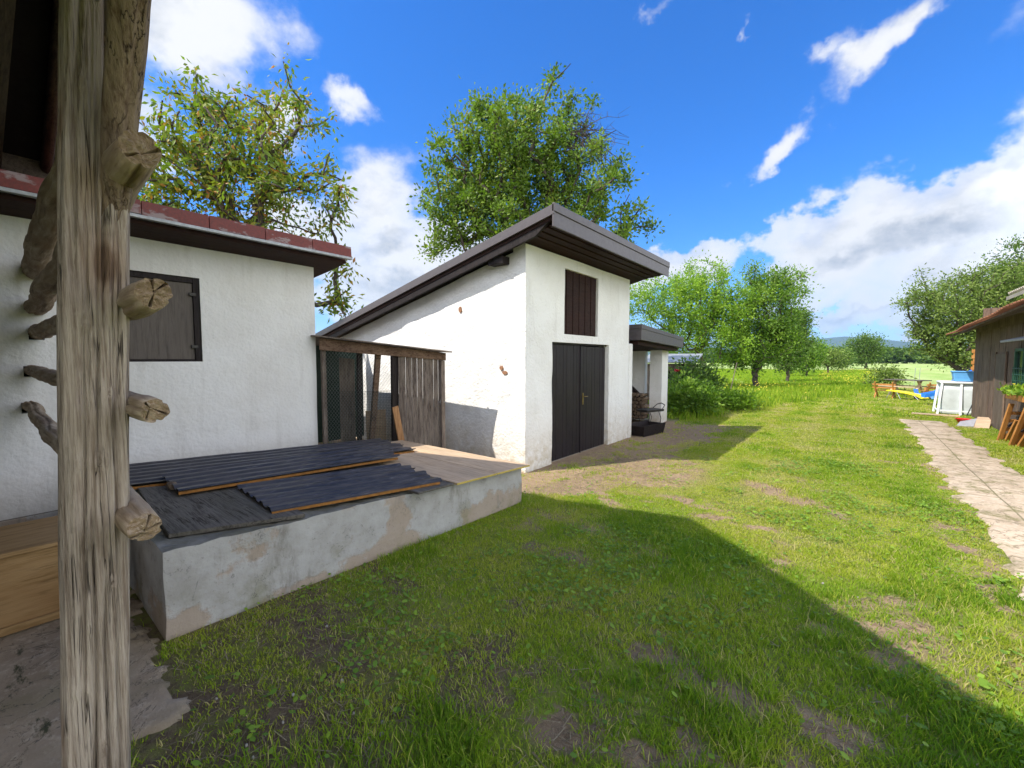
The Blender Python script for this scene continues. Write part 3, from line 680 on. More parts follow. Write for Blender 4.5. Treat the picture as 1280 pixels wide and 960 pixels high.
# 2. plum behind the shed
tree('plum_tree', 'large dense green plum tree rising behind the shed roof', (-7.6, 10.9, -.1),
     lobes_px(13.0, [(620, 205, 75, 70, 0, 1.4), (690, 200, 70, 60, .6, 1.1), (575, 250, 52, 55, 0, 1.3), (640, 290, 85, 45, 0, 1.1), (740, 250, 65, 55, 0, .9), (705, 115, 28, 40, 0, 1.0), (752, 120, 24, 34, .4, .7), (650, 130, 26, 28, 0, .9), (545, 185, 22, 22, 0, .8), (790, 290, 32, 35, 0, .9), (775, 200, 30, 40, 0, .5), (545, 300, 26, 26, 0, 1.1)]),
     620, 84, .115, .58, M['leaf_plum'], r0=.22, fork=2.6, spread=.19, bare_frac=.16)
# dead twigs on its upper limb
root = bpy.data.objects['plum_tree']; tw = MB()
for i in range(34):
    a = px_at(712 + random.uniform(-18, 18), 172 + random.uniform(-22, 22), 12.9 + random.uniform(-.3, .3))
    e_ = px_at(768 + random.uniform(-40, 24), 178 + random.uniform(-34, 48), 12.9 + random.uniform(-.8, .8)); pts_ = [a]
    for k in range(1, 7): pts_.append(a.lerp(e_, k / 6) + Vector((random.uniform(-.07, .07), random.uniform(-.07, .07), .16 * math.sin(k / 6 * 3.1) + random.uniform(-.06, .06))))
    tw.tube(pts_, [.017, .015, .012, .010, .008, .006, .004], 4)
    for k in (2, 3, 4, 5): tw.tube([pts_[k], pts_[k] + Vector((random.uniform(-.2, .2), random.uniform(-.2, .2), random.uniform(-.15, .25))), pts_[k] + Vector((random.uniform(-.35, .35), random.uniform(-.35, .35), random.uniform(-.2, .4)))], [.006, .005, .003], 3)
tw.build('dead_twigs', M['bark'], root)
# 3.. the orchard row beyond the yard
ROW = [('peach_tree', 'pale green bushy fruit tree nearest behind the small grey hut', (873, 487), 25.5, [(850, 390, 45, 45, 0), (800, 372, 30, 32, -1), (895, 385, 45, 40, 0), (870, 350, 40, 28, .5), (905, 430, 38, 32, -.5), (835, 425, 28, 25, 0), (925, 395, 25, 35, 0)], 420, 70, .15, 'leaf_light', 0.12),
       ('apple_tree', 'tall green apple tree with a thick short trunk in the orchard row', (944, 486), 26, [(960, 380, 38, 42, 0), (950, 430, 42, 32, 0), (985, 360, 22, 26, 0), (925, 440, 25, 22, 0), (945, 345, 18, 16, 0), (980, 420, 28, 32, 0)], 420, 64, .15, 'leaf_mid', 0.16),
       ('apple_tree', 'darker apple tree just past the tall one in the orchard row', (984, 479), 32, [(990, 425, 24, 26, 0), (1000, 400, 14, 20, 0), (985, 450, 20, 12, 0)], 220, 60, .17, 'leaf_dark', 0.12),
       ('apple_tree', 'small round orchard tree fourth along the row', (1008, 475), 41, [(1014, 440, 17, 16, 0), (1008, 455, 17, 9, 0)], 120, 44, .20, 'leaf_mid', 0.10),
       ('apple_tree', 'low spreading orchard tree fifth along the row', (1035, 470), 50, [(1036, 446, 16, 12, 0), (1048, 450, 10, 9, 0)], 100, 40, .22, 'leaf_olive', 0.10),
       ('apple_tree', 'far small orchard tree at the end of the row', (1053, 467), 60, [(1053, 448, 11, 11, 0)], 70, 36, .25, 'leaf_dark', 0.10),
       ('round_tree', 'round-headed tree standing alone at the field edge', (1082, 464), 78, [(1082, 434, 20, 16, 0), (1072, 445, 12, 9, 0), (1092, 442, 12, 10, 0)], 170, 50, .34, 'leaf_dark', 0.22),
       ('walnut_tree', 'broad dense tree standing behind the pool and brown house', (1194, 478), 19, [(1190, 400, 45, 32, 0), (1160, 380, 32, 26, 0), (1215, 365, 45, 30, .5), (1245, 400, 40, 45, 0), (1170, 425, 28, 24, 0), (1200, 440, 40, 22, 0), (1150, 350, 18, 10, 0, .6), (1240, 345, 35, 20, 0), (1143, 372, 20, 14, 0), (1290, 380, 40, 50, 0)], 620, 66, .115, 'leaf_olive', 0.2),
       ('tall_dark_tree', 'taller dark tree with a ragged top behind the brown house roof', (1262, 470), 25, [(1265, 330, 22, 30, 0), (1285, 350, 35, 40, 0), (1250, 350, 20, 22, 0), (1300, 400, 50, 60, 0)], 260, 60, .15, 'leaf_dark', 0.2)]
for nm, lab, b, dep, sp, nt, pt, lf, lm, r0 in ROW:
    g0 = px_at(b[0], b[1], dep); lb = lobes_px(dep, [s_ + (1,) if len(s_) == 5 else s_ for s_ in sp])
    bz = min(0, g0.z) if nm != 'walnut_tree' else 0
    tree(nm, lab, (g0.x, g0.y, 0), lb, nt, pt, lf, .5, M[lm], r0=r0, fork=max(.5, min(1.2, g0.z + 1.0)), spread=lf * 2.0, group='trees of the orchard row' if nm == 'apple_tree' else None)
# shrubs along the field edge and a far wood
def shrub(name, label, x, y, rx, h, nt, pt, lf, lm, group=None, cat='shrub'):
    return tree(name, label, (x, y, gz(x, y) - .02), [(x, y, h * .5, rx, rx, h * .5), (x + rx * .3, y, h * .4, rx * .7, rx * .8, h * .4)], nt, pt, lf, .5, M[lm], r0=.03, fork=h * .15, spread=lf * 1.6, group=group, cat=cat)
shrub('leafy_bush', 'dense low green bush beside the annex pillar', -4.15, 14.2, .85, 1.15, 150, 46, .12, 'leaf_mid')
shrub('leafy_bush', 'taller dark bush growing against the small grey hut', -4.6, 16.2, 1.0, 1.7, 130, 40, .14, 'leaf_dark')
shrub('leafy_bush', 'low spreading weeds on the far side of the dense bush', -3.3, 16.2, .8, .6, 80, 40, .11, 'leaf_light')
shrub('young_shrub', 'bluish young shrub behind the orange garden bench', 1.3, 31.5, .9, 1.5, 50, 30, .15, 'leaf_olive')
shrub('potted_herb', 'small grey-green plant growing from the path edge', 2.55, 9.0, .16, .22, 26, 26, .05, 'leaf_olive', cat='plant')
fr = []
for i in range(46):
    x = -70 + i * 4.6 + random.uniform(-1.5, 1.5); y = 215 + random.uniform(-12, 12) + .2 * x; h = random.uniform(4.2, 6.4)
    fr.append((x, y, h * .55, random.uniform(3.5, 6), 4, h * .45))
C = []; Tn = []
for l in fr:
    n = 1500; d = rng.normal(size=(n, 3)); d /= np.linalg.norm(d, axis=1, keepdims=True); C.append(np.array(l[:3]) + d * (rng.random(n)[:, None] ** .3) * np.array(l[3:6]) + rng.normal(size=(n, 3)) * .35); Tn.append(np.clip(.2 + .5 * random.random() + .3 * rng.random(n), 0, 1))
C = np.concatenate(C); Tn = np.concatenate(Tn); C[:, 2] = np.maximum(C[:, 2], .1)
V, Fs, T_ = leaves(C, rng.normal(size=C.shape), .9 + .7 * rng.random(len(C)), .8 + .3 * rng.random(len(C)), Tn)
props(np_mesh('far_wood', V, Fs, M['leaf_dark'], tint={'tint': T_}), 'dark band of woodland at the far end of the field', 'woodland', kind='stuff')
rs = thing('rose', 'single red rose blooming above the bush by the hut', 'flower', (-4.55, 14.3, 0))
mb = MB()
for i in range(9):
    a = i * 2.4; r = .02 + .008 * i; mb.add([(0, 0, 1.3), (r * math.cos(a) * 1.6, r * math.sin(a) * 1.6, 1.33 + .01 * i), (r * 1.9 * math.cos(a + .5), r * 1.9 * math.sin(a + .5), 1.39), (r * 1.6 * math.cos(a + 1.0), r * 1.6 * math.sin(a + 1.0), 1.34)], [(0, 1, 2, 3)])
mb.build('bloom', M['petal_r'], rs); MB().tube([(0, 0, -.1), (.03, 0, .7), (0, 0, 1.31)], .008, 5).build('stem', M['leaf_mid'], rs)

# ================================================================== walls
def wall(name, origin, u, n, w, hf, th, holes, m, parent, step=.12, amp=.012, freq=1.3, nz=24):
    """upright wall: origin, unit direction u, outward normal n; hf(s) height; holes (s0,s1,z0,z1) as fractions of real metres"""
    u = Vector(u); n = Vector(n); o = Vector(origin)
    ss = set(np.linspace(0, w, max(2, int(w / step))).round(4)); 
    for h in holes: ss |= {round(h[0], 4), round(h[1], 4)}
    ss = sorted(ss); zs = set(np.linspace(0, 1, nz).round(4)); zs = sorted(zs)
    hz = sorted({z for h in holes for z in h[2:4]})
    # rows: absolute up to the tallest hole, relative above
    zc = max([z for z in hz] + [0]) ; mn_h = min(hf(s) for s in ss)
    zr = sorted(set(np.linspace(0, zc, max(2, int(zc / step))).round(4)) | {round(z, 4) for z in hz}) if holes else [0.0]
    rows = len(zr); top = max(2, int((max(hf(s) for s in ss) - zc) / step))
    V = []; idx = {}
    for k, s in enumerate(ss):
        H_ = hf(s); col = list(zr) + [zc + (H_ - zc) * (j + 1) / top for j in range(top)]
        for r_, z in enumerate(col):
            p = o + u * s + Vector((0, 0, z)); d = fbm(p.x * freq, p.y * freq, p.z * freq, 3) * amp; q = p + n * d
            idx[(k, r_)] = len(V); V.append(tuple(q)); V.append(tuple(p - n * th))
    nr = rows + top; F_ = []
    def solid(k, r_):
        if k < 0 or r_ < 0 or k >= len(ss) - 1 or r_ >= nr - 1: return False
        if r_ >= rows - 1: return True
        sm = (ss[k] + ss[k + 1]) / 2; zm = (zr[r_] + zr[r_ + 1]) / 2
        return not any(h[0] < sm < h[1] and h[2] < zm < h[3] for h in holes)
    flip = u.cross(Vector((0, 0, 1))).dot(n) < 0
    for k in range(len(ss) - 1):
        for r_ in range(nr - 1):
            if not solid(k, r_): continue
            a, b, c, d = idx[(k, r_)], idx[(k + 1, r_)], idx[(k + 1, r_ + 1)], idx[(k, r_ + 1)]
            F_.append((a, b, c, d)); F_.append((a + 1, d + 1, c + 1, b + 1))
            if not solid(k - 1, r_): F_.append((a, d, d + 1, a + 1))
            if not solid(k + 1, r_): F_.append((b, b + 1, c + 1, c))
            if not solid(k, r_ - 1): F_.append((a, a + 1, b + 1, b))
            if not solid(k, r_ + 1): F_.append((d, c, c + 1, d + 1))
    if flip: F_ = [f[::-1] for f in F_]
    me = bpy.data.meshes.new(name); me.from_pydata(V, [], F_); me.update(); me.polygons.foreach_set('use_smooth', [False] * len(F_))
    ob = bpy.data.objects.new(name, me); COL.objects.link(ob); me.materials.append(m); ob.parent = parent
    return ob

# ------------------------------------------------------------------ low white building A
A = thing('low_white_building', 'low white rendered outbuilding with red-painted roof edge and brown hatch', 'building')
WX = -6.55
sock = [(.36, 2.61), (.36, 2.24), (.35, 1.97), (.30, 1.59), (.27, 1.22)]
wall('wall', (WX, -3.0, -.05), (0, 1, 0), (1, 0, 0), 6.25, lambda s: 3.22, .25,
     [(3 + 1.0, 3 + 1.77, 1.74, 2.80)] + [(3 + y - .055, 3 + y + .055, z, z + .11) for y, z in sock], M['stucco_wall'], A, .12, .012)
wall('wall', (WX - .25, 3.248, -.05), (-1, 0, 0), (0, 1, 0), 3.0, lambda s: 3.1 - .1 * s, .25, [], M['stucco_wall'], A, .2, .010)
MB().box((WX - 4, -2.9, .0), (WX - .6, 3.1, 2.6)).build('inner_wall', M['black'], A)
# hatch
h = MB(); hx = WX - .05
h.box((hx - .06, 1.0, 1.69), (hx + .035, 1.065, 2.75)); h.box((hx - .06, 1.70, 1.69), (hx + .035, 1.77, 2.75)); h.box((hx - .06, 1.065, 2.68), (hx + .033, 1.70, 2.75)); h.box((hx - .06, 1.065, 1.69), (hx + .02, 1.70, 1.72))
fr_ = h.build('hatch_frame', M['blackwood'], A, .004)
MB().box((hx - .02, 1.067, 1.72), (hx + .012, 1.698, 2.678)).build('hatch', M['panel'], A, .003)
for z_ in (2.52, 1.86): MB().box((hx + .012, 1.66, z_), (hx + .04, 1.73, z_ + .04)).build('hinge', M['metal'], A, .002)
# roof: a slab falling slowly away from the yard
ex = -6.04; zt = 3.42
def rz_(x, z0=zt): return z0 + .10 * (x - ex)
roof = MB(); roof.hexa([(-10, -3.2, rz_(-10) - .12), (ex - .03, -3.2, zt - .15), (ex - .03, 3.56, zt - .15), (-10, 3.56, rz_(-10) - .12)], [(-10, -3.2, rz_(-10)), (ex - .03, -3.2, zt - .01), (ex - .03, 3.56, zt - .01), (-10, 3.56, rz_(-10))])
roof.build('roof', M['redmetal'], A)
seg = MB()
yy = -3.2
while yy < 3.6:
    y1 = min(yy + .62, 3.60); dz = random.uniform(-.006, .006)
    seg.hexa([(ex - .03, yy, zt - .145 + dz), (ex, yy, zt - .145 + dz), (ex, y1 - .006, zt - .145 + dz), (ex - .03, y1 - .006, zt - .145 + dz)], [(ex - .04, yy, zt + .012 + dz), (ex - .012, yy, zt + .012 + dz), (ex - .012, y1 - .006, zt + .012 + dz), (ex - .04, y1 - .006, zt + .012 + dz)])
    yy = y1
seg.box((-10, 3.56, zt - .52), (-9.99, 3.47, zt - .5))
seg.hexa([(-10, 3.562, rz_(-10) - .15), (ex - .03, 3.562, zt - .145), (ex - .03, 3.595, zt - .145), (-10, 3.595, rz_(-10) - .15)], [(-10, 3.562, rz_(-10) + .01), (ex - .03, 3.562, zt + .012), (ex - .03, 3.595, zt + .012), (-10, 3.595, rz_(-10) + .01)])
seg.build('roof_edging', M['redmetal'], A, .004)
MB().box((ex - .06, -3.2, zt - .185), (ex + .012, 3.60, zt - .149)).build('drip_strip', M['zinc'], A, .004)
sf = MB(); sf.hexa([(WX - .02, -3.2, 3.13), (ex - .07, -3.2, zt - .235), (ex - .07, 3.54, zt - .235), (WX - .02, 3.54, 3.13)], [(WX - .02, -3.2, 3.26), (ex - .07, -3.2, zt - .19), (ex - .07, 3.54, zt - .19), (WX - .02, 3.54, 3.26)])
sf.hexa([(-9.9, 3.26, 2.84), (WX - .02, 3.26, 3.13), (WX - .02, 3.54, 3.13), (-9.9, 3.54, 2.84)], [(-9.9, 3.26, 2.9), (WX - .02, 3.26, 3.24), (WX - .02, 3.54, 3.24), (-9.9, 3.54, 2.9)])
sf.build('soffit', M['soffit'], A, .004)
# mossy plinth line at the floor
MB().box((WX - .02, -2.9, -.05), (WX + .045, .52, .12)).build('plinth', M['concrete'], A, .01)

# ------------------------------------------------------------------ hayrack barn over the viewer
B = thing('timber_barn', 'weathered timber barn with log rails and dark roof underside', 'barn')
PXc, PYc = -1.8, .212
# hewn post
nv, nz_ = 150, 420; V = np.zeros((nz_ * nv, 3)); zz = np.linspace(-.02, 4.05, nz_)
cr_ = [(a, w_, d_, ph, z0_, z1_) for a, w_, d_, ph, z0_, z1_ in ((-.05, .035, .024, .3, -.1, 1.35), (.38, .03, .02, 1.7, .1, 1.15), (.30, .04, .030, 2.4, 1.8, 3.4), (-.32, .03, .018, 4.0, .5, 1.9), (.1, .025, .014, 5.0, 1.2, 2.5), (-.5, .03, .016, .9, 1.9, 3.6), (.75, .04, .02, 2.0, .2, 2.4), (-.15, .022, .014, 6.0, 1.5, 2.15), (.55, .02, .012, 3.0, 1.3, 2.3))]
knots = [(-.28, 1.83, .022), (.18, 1.42, .02), (-.33, 1.42, .014), (-.05, .93, .018), (.5, 1.05, .014), (.3, .55, .02), (-.4, .75, .014), (-.35, 2.5, .018), (.0, 2.75, .016), (.42, 1.62, .012)]
face = math.atan2(-PYc, -PXc)          # the way towards the yard
for j, z in enumerate(zz):
    ox = .010 * math.sin(z * 1.3) + .006 * fbm(0, 0, z * 1.2); oy = .004 * math.sin(z * 2.1 + 1) + .042 * (z - 1.72)
    for k in range(nv):
        th = 2 * math.pi * k / nv; hw = .070 + .003 * math.sin(z * .9)
        c, s_ = math.cos(th), math.sin(th); rr = hw / (abs(c) ** 5 + abs(s_) ** 5) ** .2
        rr *= 1 + .05 * fbm(c * 1.5, s_ * 1.5, z * .8) + .018 * fbm(c * 5, s_ * 5, z * 2.2)
        rr += .0045 * fbm(c * 26, s_ * 26, z * 1.6)
        a = (th - face + math.pi) % (2 * math.pi) - math.pi
        for ca, cw, cd, ph, z0, z1 in cr_:
            ac = ca + .05 * math.sin(z * 2.2 + ph) + .02 * math.sin(z * 9 + ph * 2); f = math.exp(-((a - ac) / (cw * 1.9)) ** 2)
            e_ = max(0, min(1, (z - z0) * 4)) * max(0, min(1, (z1 - z) * 4)); rr -= cd * f * e_
        for ka, kz, kr in knots:
            d2 = ((a - ka) * .11) ** 2 + (z - kz) ** 2; rr += .007 * math.exp(-d2 / (kr * 1.2) ** 2) - .010 * math.exp(-d2 / (kr * .35) ** 2)
        V[j * nv + k] = (PXc + ox + rr * c, PYc + oy + rr * s_, z)
i = (np.arange(nv)[None, :] + nv * np.arange(nz_ - 1)[:, None]); i2 = (np.roll(np.arange(nv), -1)[None, :] + nv * np.arange(nz_ - 1)[:, None])
Fq = np.stack([i.ravel(), i2.ravel(), (i2 + nv).ravel(), (i + nv).ravel()], 1)
np_mesh('post', V, [Fq], M['post'], B, smooth=True)
# knots as darker discs of wood set in the post
def log(name, p, q, r0_, r1_, m, parent, n=44, seg=60, rough=1.0, notch=None, seed=0, hang=0.0):
    """a hand-cut log: uneven, checked along the grain, with a split broken end at q"""
    p, q = Vector(p), Vector(q); L = (q - p).length; V = []; Fc = []
    a = (q - p).normalized(); u = a.cross(Vector((0, 0, 1))).normalized(); w = u.cross(a)
    for j in range(seg + 1):
        f = j / seg; c = p + (q - p) * f + Vector((0, 0, -hang * math.sin(f * math.pi))) + u * .03 * fbm(f * L * .9 + seed, seed) + w * .03 * fbm(seed, f * L * .9)
        r = r0_ + (r1_ - r0_) * f
        if f > .97: r *= 1 - (f - .97) * 4
        for k in range(n):
            th = 2 * math.pi * k / n; cs, sn = math.cos(th), math.sin(th)
            rr = r * (1 + .09 * rough * fbm(cs * 1.1 + seed, sn * 1.1, f * L * 1.1) + .07 * rough * fbm(cs * 4 + seed, sn * 4, f * L * 3))
            for m_ in range(3):
                ac = (seed * 1.7 + m_ * 2.2 + .2 * math.sin(f * L * 3 + m_)) % 6.28; dd = (th - ac + math.pi) % 6.283 - math.pi; rr -= r * .20 * math.exp(-(dd / .13) ** 2)
            pq = c + (u * cs + w * sn) * rr; jag = a * ((.014 * fbm(pq.y * 24 + seed, pq.z * 24, 1) + .006 * fbm(pq.y * 90, pq.z * 90, seed)) if j == seg else 0)
            V.append(tuple(pq + jag))
    for j in range(seg):
        for k in range(n):
            a0 = j * n + k; a1 = j * n + (k + 1) % n; Fc.append((a0, a1, a1 + n, a0 + n))
    # end grain: rings of vertices pushed in along radial checks
    prev = seg * n; q = q; cpt = p + (q - p); base = len(V)
    last = [Vector(V[seg * n + k]) for k in range(n)]; cen = q.copy()
    for ring, fr in enumerate((.9, .8, .7, .6, .5, .4, .3, .2, .1)):
        for k in range(n):
            lv = last[k] - cen; lv = lv - a * lv.dot(a); pe = cen + lv * fr; dpt = .014 * fbm(pe.y * 24 + seed, pe.z * 24, 1) + .006 * fbm(pe.y * 90, pe.z * 90, seed) - (.030 * (1 - abs(fr - .6)) if k in ((seed * 5) % n, (seed * 5 + 19) % n, (seed * 7 + 11) % n) else 0)
            V.append(tuple(pe + a * dpt))
        for k in range(n):
            a0 = prev + k; a1 = prev + (k + 1) % n; b0 = base + ring * n + k; b1 = base + ring * n + (k + 1) % n; Fc.append((a0, a1, b1, b0))
        prev = base + ring * n
    V.append(tuple(cen - a * .01)); Fc += [(prev + k, prev + (k + 1) % n, len(V) - 1) for k in range(n)]
    Fc.append(tuple(range(n))[::-1])
    me = bpy.data.meshes.new(name); me.from_pydata(V, [], Fc); me.update(); me.polygons.foreach_set('use_smooth', [i_ < seg * n for i_ in range(len(me.polygons))])
    o = bpy.data.objects.new(name, me); COL.objects.link(o); me.materials.append(m); o.parent = parent; return o
t = mat('log_with_grey_checked_ends')
v = t.mapping(t.obj, scale=(.09, 1, 1)); g1 = t.noise(v, 30, 8, .65, .5); g2 = t.noise(t.obj, 5, 5, .6)
gx = t.new('ShaderNodeSeparateXYZ'); t.put(gx.inputs[0], t.new('ShaderNodeNewGeometry').outputs['True Normal'])
c = t.ramp(t.map(g1, .3, .7), [(0, (.13, .095, .065)), (.4, (.30, .23, .16)), (1, (.52, .43, .32))]); c = t.mix(t.map(g2, .4, .65, 0, .5), c, (.22, .135, .08))
endc = t.ramp(t.noise(t.obj, 55, 6, .7), [(0, (.05, .035, .025)), (.5, (.22, .155, .095)), (1, (.44, .37, .26))])
c = t.mix(t.map(gx.outputs[0], .6, .85), c, endc)
M['log'] = fin(t, c, .88, t.bump(t.math('ADD', g1, t.math('MULTIPLY', g2, .5)), .9, .008), spec=.15)
stubs = [((-1.75, .29, 2.62), .066, 0), ((-1.52, .292, 2.275), .052, 0), ((-1.50, .30, 1.905), .047, 0), ((-1.53, .285, 1.585), .037, 0), ((-1.58, .268, 1.225), .045, 0)]
for i, ((sy, sz), (e_, r_, _)) in enumerate(zip(sock, stubs)):
    log('rail', (WX - .12, sy, sz + .02), e_, [.10, .085, .068, .058, .055][i], r_, M['log'], B, seed=i * 3 + 1)
# upper fork: strut leaning up and out from the post
log('brace', (-1.79, .262, 2.10), (-1.45, .300, 3.02), .034, .052, M['rail_up'], B, seed=21)
# roof over it: ridge along y at x=-3.76, z=6
RX, RZ, V0, V1 = -3.76, 6.0, .68, -7.5
def roofside(sign, xe, slope):
    mb = MB(); ze = RZ - slope * abs(xe - RX); q = [(RX, V1, RZ), (xe, V1, ze), (xe, V0, ze), (RX, V0, RZ)]
    if sign < 0: q = q[::-1]
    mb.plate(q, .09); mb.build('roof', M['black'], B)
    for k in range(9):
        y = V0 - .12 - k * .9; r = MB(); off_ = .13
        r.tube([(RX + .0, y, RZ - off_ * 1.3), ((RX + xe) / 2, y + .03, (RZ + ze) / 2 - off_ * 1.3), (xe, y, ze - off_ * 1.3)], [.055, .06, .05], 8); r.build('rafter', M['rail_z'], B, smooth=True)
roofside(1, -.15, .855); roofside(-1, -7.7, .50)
for x0, x1 in ((-6.9, -6.75), (-1.0, -.85)):
    pass
# gable boarding high up, far wall and far side so that the inside stays dark
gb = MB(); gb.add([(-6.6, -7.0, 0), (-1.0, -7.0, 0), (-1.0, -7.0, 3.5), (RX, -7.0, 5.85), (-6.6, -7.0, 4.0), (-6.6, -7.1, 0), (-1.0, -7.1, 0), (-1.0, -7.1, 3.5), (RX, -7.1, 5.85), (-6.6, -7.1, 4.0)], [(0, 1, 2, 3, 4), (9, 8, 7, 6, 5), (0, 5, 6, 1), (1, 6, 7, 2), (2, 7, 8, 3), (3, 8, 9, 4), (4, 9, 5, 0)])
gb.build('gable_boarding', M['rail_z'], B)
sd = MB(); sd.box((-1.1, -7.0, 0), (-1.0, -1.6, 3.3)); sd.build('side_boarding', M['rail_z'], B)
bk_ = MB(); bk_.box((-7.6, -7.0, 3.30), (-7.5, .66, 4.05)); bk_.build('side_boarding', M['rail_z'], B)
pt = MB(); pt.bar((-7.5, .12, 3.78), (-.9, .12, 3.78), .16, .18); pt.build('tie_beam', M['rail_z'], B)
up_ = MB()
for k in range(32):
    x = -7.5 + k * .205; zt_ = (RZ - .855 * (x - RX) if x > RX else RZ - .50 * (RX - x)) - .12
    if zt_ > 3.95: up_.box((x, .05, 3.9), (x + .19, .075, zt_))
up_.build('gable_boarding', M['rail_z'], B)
# ochre crate on the barn floor
K = thing('ochre_box', 'long ochre wooden chest with a flat lid on the barn floor', 'chest', (-4.0, .45, .03))
MB().box((-.62, -1.25, .03), (0, .0, .48)).build('body', M['crate'], K, .006)
MB().box((-.66, -1.29, .482), (.02, .03, .51)).build('lid', M['crate'], K, .006)
MB().box((.0, -1.25, .0), (.018, .0, .05)).build('base_board', M['crate'], K, .004)
# stones by the slab edge
for i in range(24):
    x, y = (random.uniform(-2.5, -1.6), random.uniform(.25, 1.3)) if i < 14 else (random.uniform(-3, .5), random.uniform(.8, 4))
    s_ = random.uniform(.004, .011); mb = MB(); ringv = []
    for a in range(7):
        ringv.append((s_ * math.cos(a * .9) * random.uniform(.8, 1.3), s_ * math.sin(a * .9) * random.uniform(.7, 1.1), 0))
    mb.add([(0, 0, s_ * .8)] + [(p[0] * .8, p[1] * .8, s_ * .5) for p in ringv] + [(p[0], p[1], -s_ * .4) for p in ringv], [(0, 1 + a, 1 + (a + 1) % 7) for a in range(7)] + [(1 + a, 8 + a, 8 + (a + 1) % 7, 1 + (a + 1) % 7) for a in range(7)])
    o = mb.build('stone', M['stone'], None, smooth=True); o.location = (x, y, float(gz(x, y)) + .012)
    props(o, 'small pale stone lying on the soil and short grass', 'stone', 'small stones scattered over the soil')

# ------------------------------------------------------------------ concrete box and what lies on it
def zb(y): return .56 - (y - .61) * .036
bx = MB(); x0, x1, y0, y1 = -5.75, -3.06, .62, 3.98
cb = thing('concrete_tank', 'long low weathered concrete tank along the white wall', 'concrete tank')
def cbox(name, xa, xb, ya, yb, lo, hi, st=.06):
    """slanted-top concrete wall with worn edges"""
    V = []; Fc = []; nx_ = max(1, int((xb - xa) / st)); ny_ = max(1, int((yb - ya) / st)); nz2 = 9
    def P_(x, y, z):
        d = .010; ex_ = .012 * (fbm(x * 7, y * 7, z * 7) > .15) * 1.0
        return (x + d * fbm(x * 2, y * 2, z * 3 + 9), y + d * fbm(x * 2 + 5, y * 2, z * 3), z + (.010 * fbm(x * 5, y * 5, 3) - abs(.018 * fbm(x * 11, y * 11, 8)) - .05 * max(0, fbm(x * 6, y * 6, 4) - .33) if z > .2 else 0))
    def sheet_(A0, U, Vv, nu, nvv, inv=False):
        b = len(V)
        for j in range(nvv + 1):
            for i_ in range(nu + 1):
                p = [A0[k] + U[k] * i_ / nu + Vv[k] * j / nvv for k in range(3)]
                p[2] = p[2] * (hi(p[1])) ; V.append(P_(*p))
        for j in range(nvv):
            for i_ in range(nu):
                a0 = b + j * (nu + 1) + i_; f = (a0, a0 + 1, a0 + nu + 2, a0 + nu + 1); Fc.append(f[::-1] if inv else f)
    sheet_((xb, ya, 0), (0, yb - ya, 0), (0, 0, 1), ny_, nz2); sheet_((xa, ya, 0), (0, yb - ya, 0), (0, 0, 1), ny_, nz2, True)
    sheet_((xa, ya, 0), (xb - xa, 0, 0), (0, 0, 1), nx_, nz2); sheet_((xa, yb, 0), (xb - xa, 0, 0), (0, 0, 1), nx_, nz2, True)
    sheet_((xa, ya, 1), (xb - xa, 0, 0), (0, yb - ya, 0), nx_, ny_)
    mb = MB(); mb.v = V; mb.f = Fc; return mb
w = cbox('w', x0, x1, y0, y1, 0, lambda y: zb(y) + .06)
w.v = [(x - (.15 * (1 - (y - .6) / 3.4) if x > -4 else 0), y, z - .06) for x, y, z in w.v]
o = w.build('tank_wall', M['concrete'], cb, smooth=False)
def lie(x, y, lift): return (x, y, zb(y) + lift)
def board(label, quad, lift, th, m, cat='board', name='board', edge=None, group=None, mats=None, lifts=None):
    """quad ccw from above, lying on the tank; its own object with local axes"""
    c = Vector((sum(p[0] for p in quad) / 4, sum(p[1] for p in quad) / 4)); ox, oy = c
    L = lifts or [lift] * 4
    top = [Vector((p[0] - ox, p[1] - oy, zb(p[1]) + L[i] + th)) for i, p in enumerate(quad)]
    mb = MB(); mb.plate(top, th); root = None
    if edge:
        root = thing(name, label, cat, (ox, oy, 0)); mb.build('panel', m, root, .003)
        a, b = top[edge[0]], top[edge[1]]; nrm = ((b - a).cross(Vector((0, 0, 1)))).normalized(); e = MB(); e.hexa([a - Vector((0, 0, th * .9)), b - Vector((0, 0, th * .9)), b - Vector((0, 0, th * .9)) + nrm * .005, a - Vector((0, 0, th * .9)) + nrm * .005], [a - Vector((0, 0, .003)), b - Vector((0, 0, .003)), b - Vector((0, 0, .003)) + nrm * .005, a - Vector((0, 0, .003)) + nrm * .005]); e.build('edge_strip', mats, root)
        return root
    o = mb.build(name, m, None, .004); o.location = (ox, oy, 0); return props(o, label, cat, group)
board('old dark grey-brown board lying at the near end of the concrete tank', [(-4.90, .80), (-3.42, .70), (-3.17, 1.46), (-4.55, 1.55)], .004, .028, M['darkboard'], name='weathered_board')
board('grey plank showing under the lowest corrugated sheet', [(-4.9, 2.35), (-3.02, 2.40), (-3.02, 2.84), (-4.9, 2.84)], .004, .02, M['darkboard'], name='grey_plank')
board('tan board with yellow front edge and two knots beside the corrugated sheets', [(-5.3, 2.86), (-3.0, 2.86), (-2.99, 3.44), (-5.3, 3.44)], .004, .022, M['ply'], name='tan_board', edge=(1, 2), mats=M['yellow_edge'])
board('tan board with yellow front edge at the far end of the tank', [(-5.45, 3.452), (-2.99, 3.452), (-2.98, 4.03), (-5.45, 4.03)], .004, .022, M['ply'], name='tan_board', edge=(1, 2), mats=M['yellow_edge'])
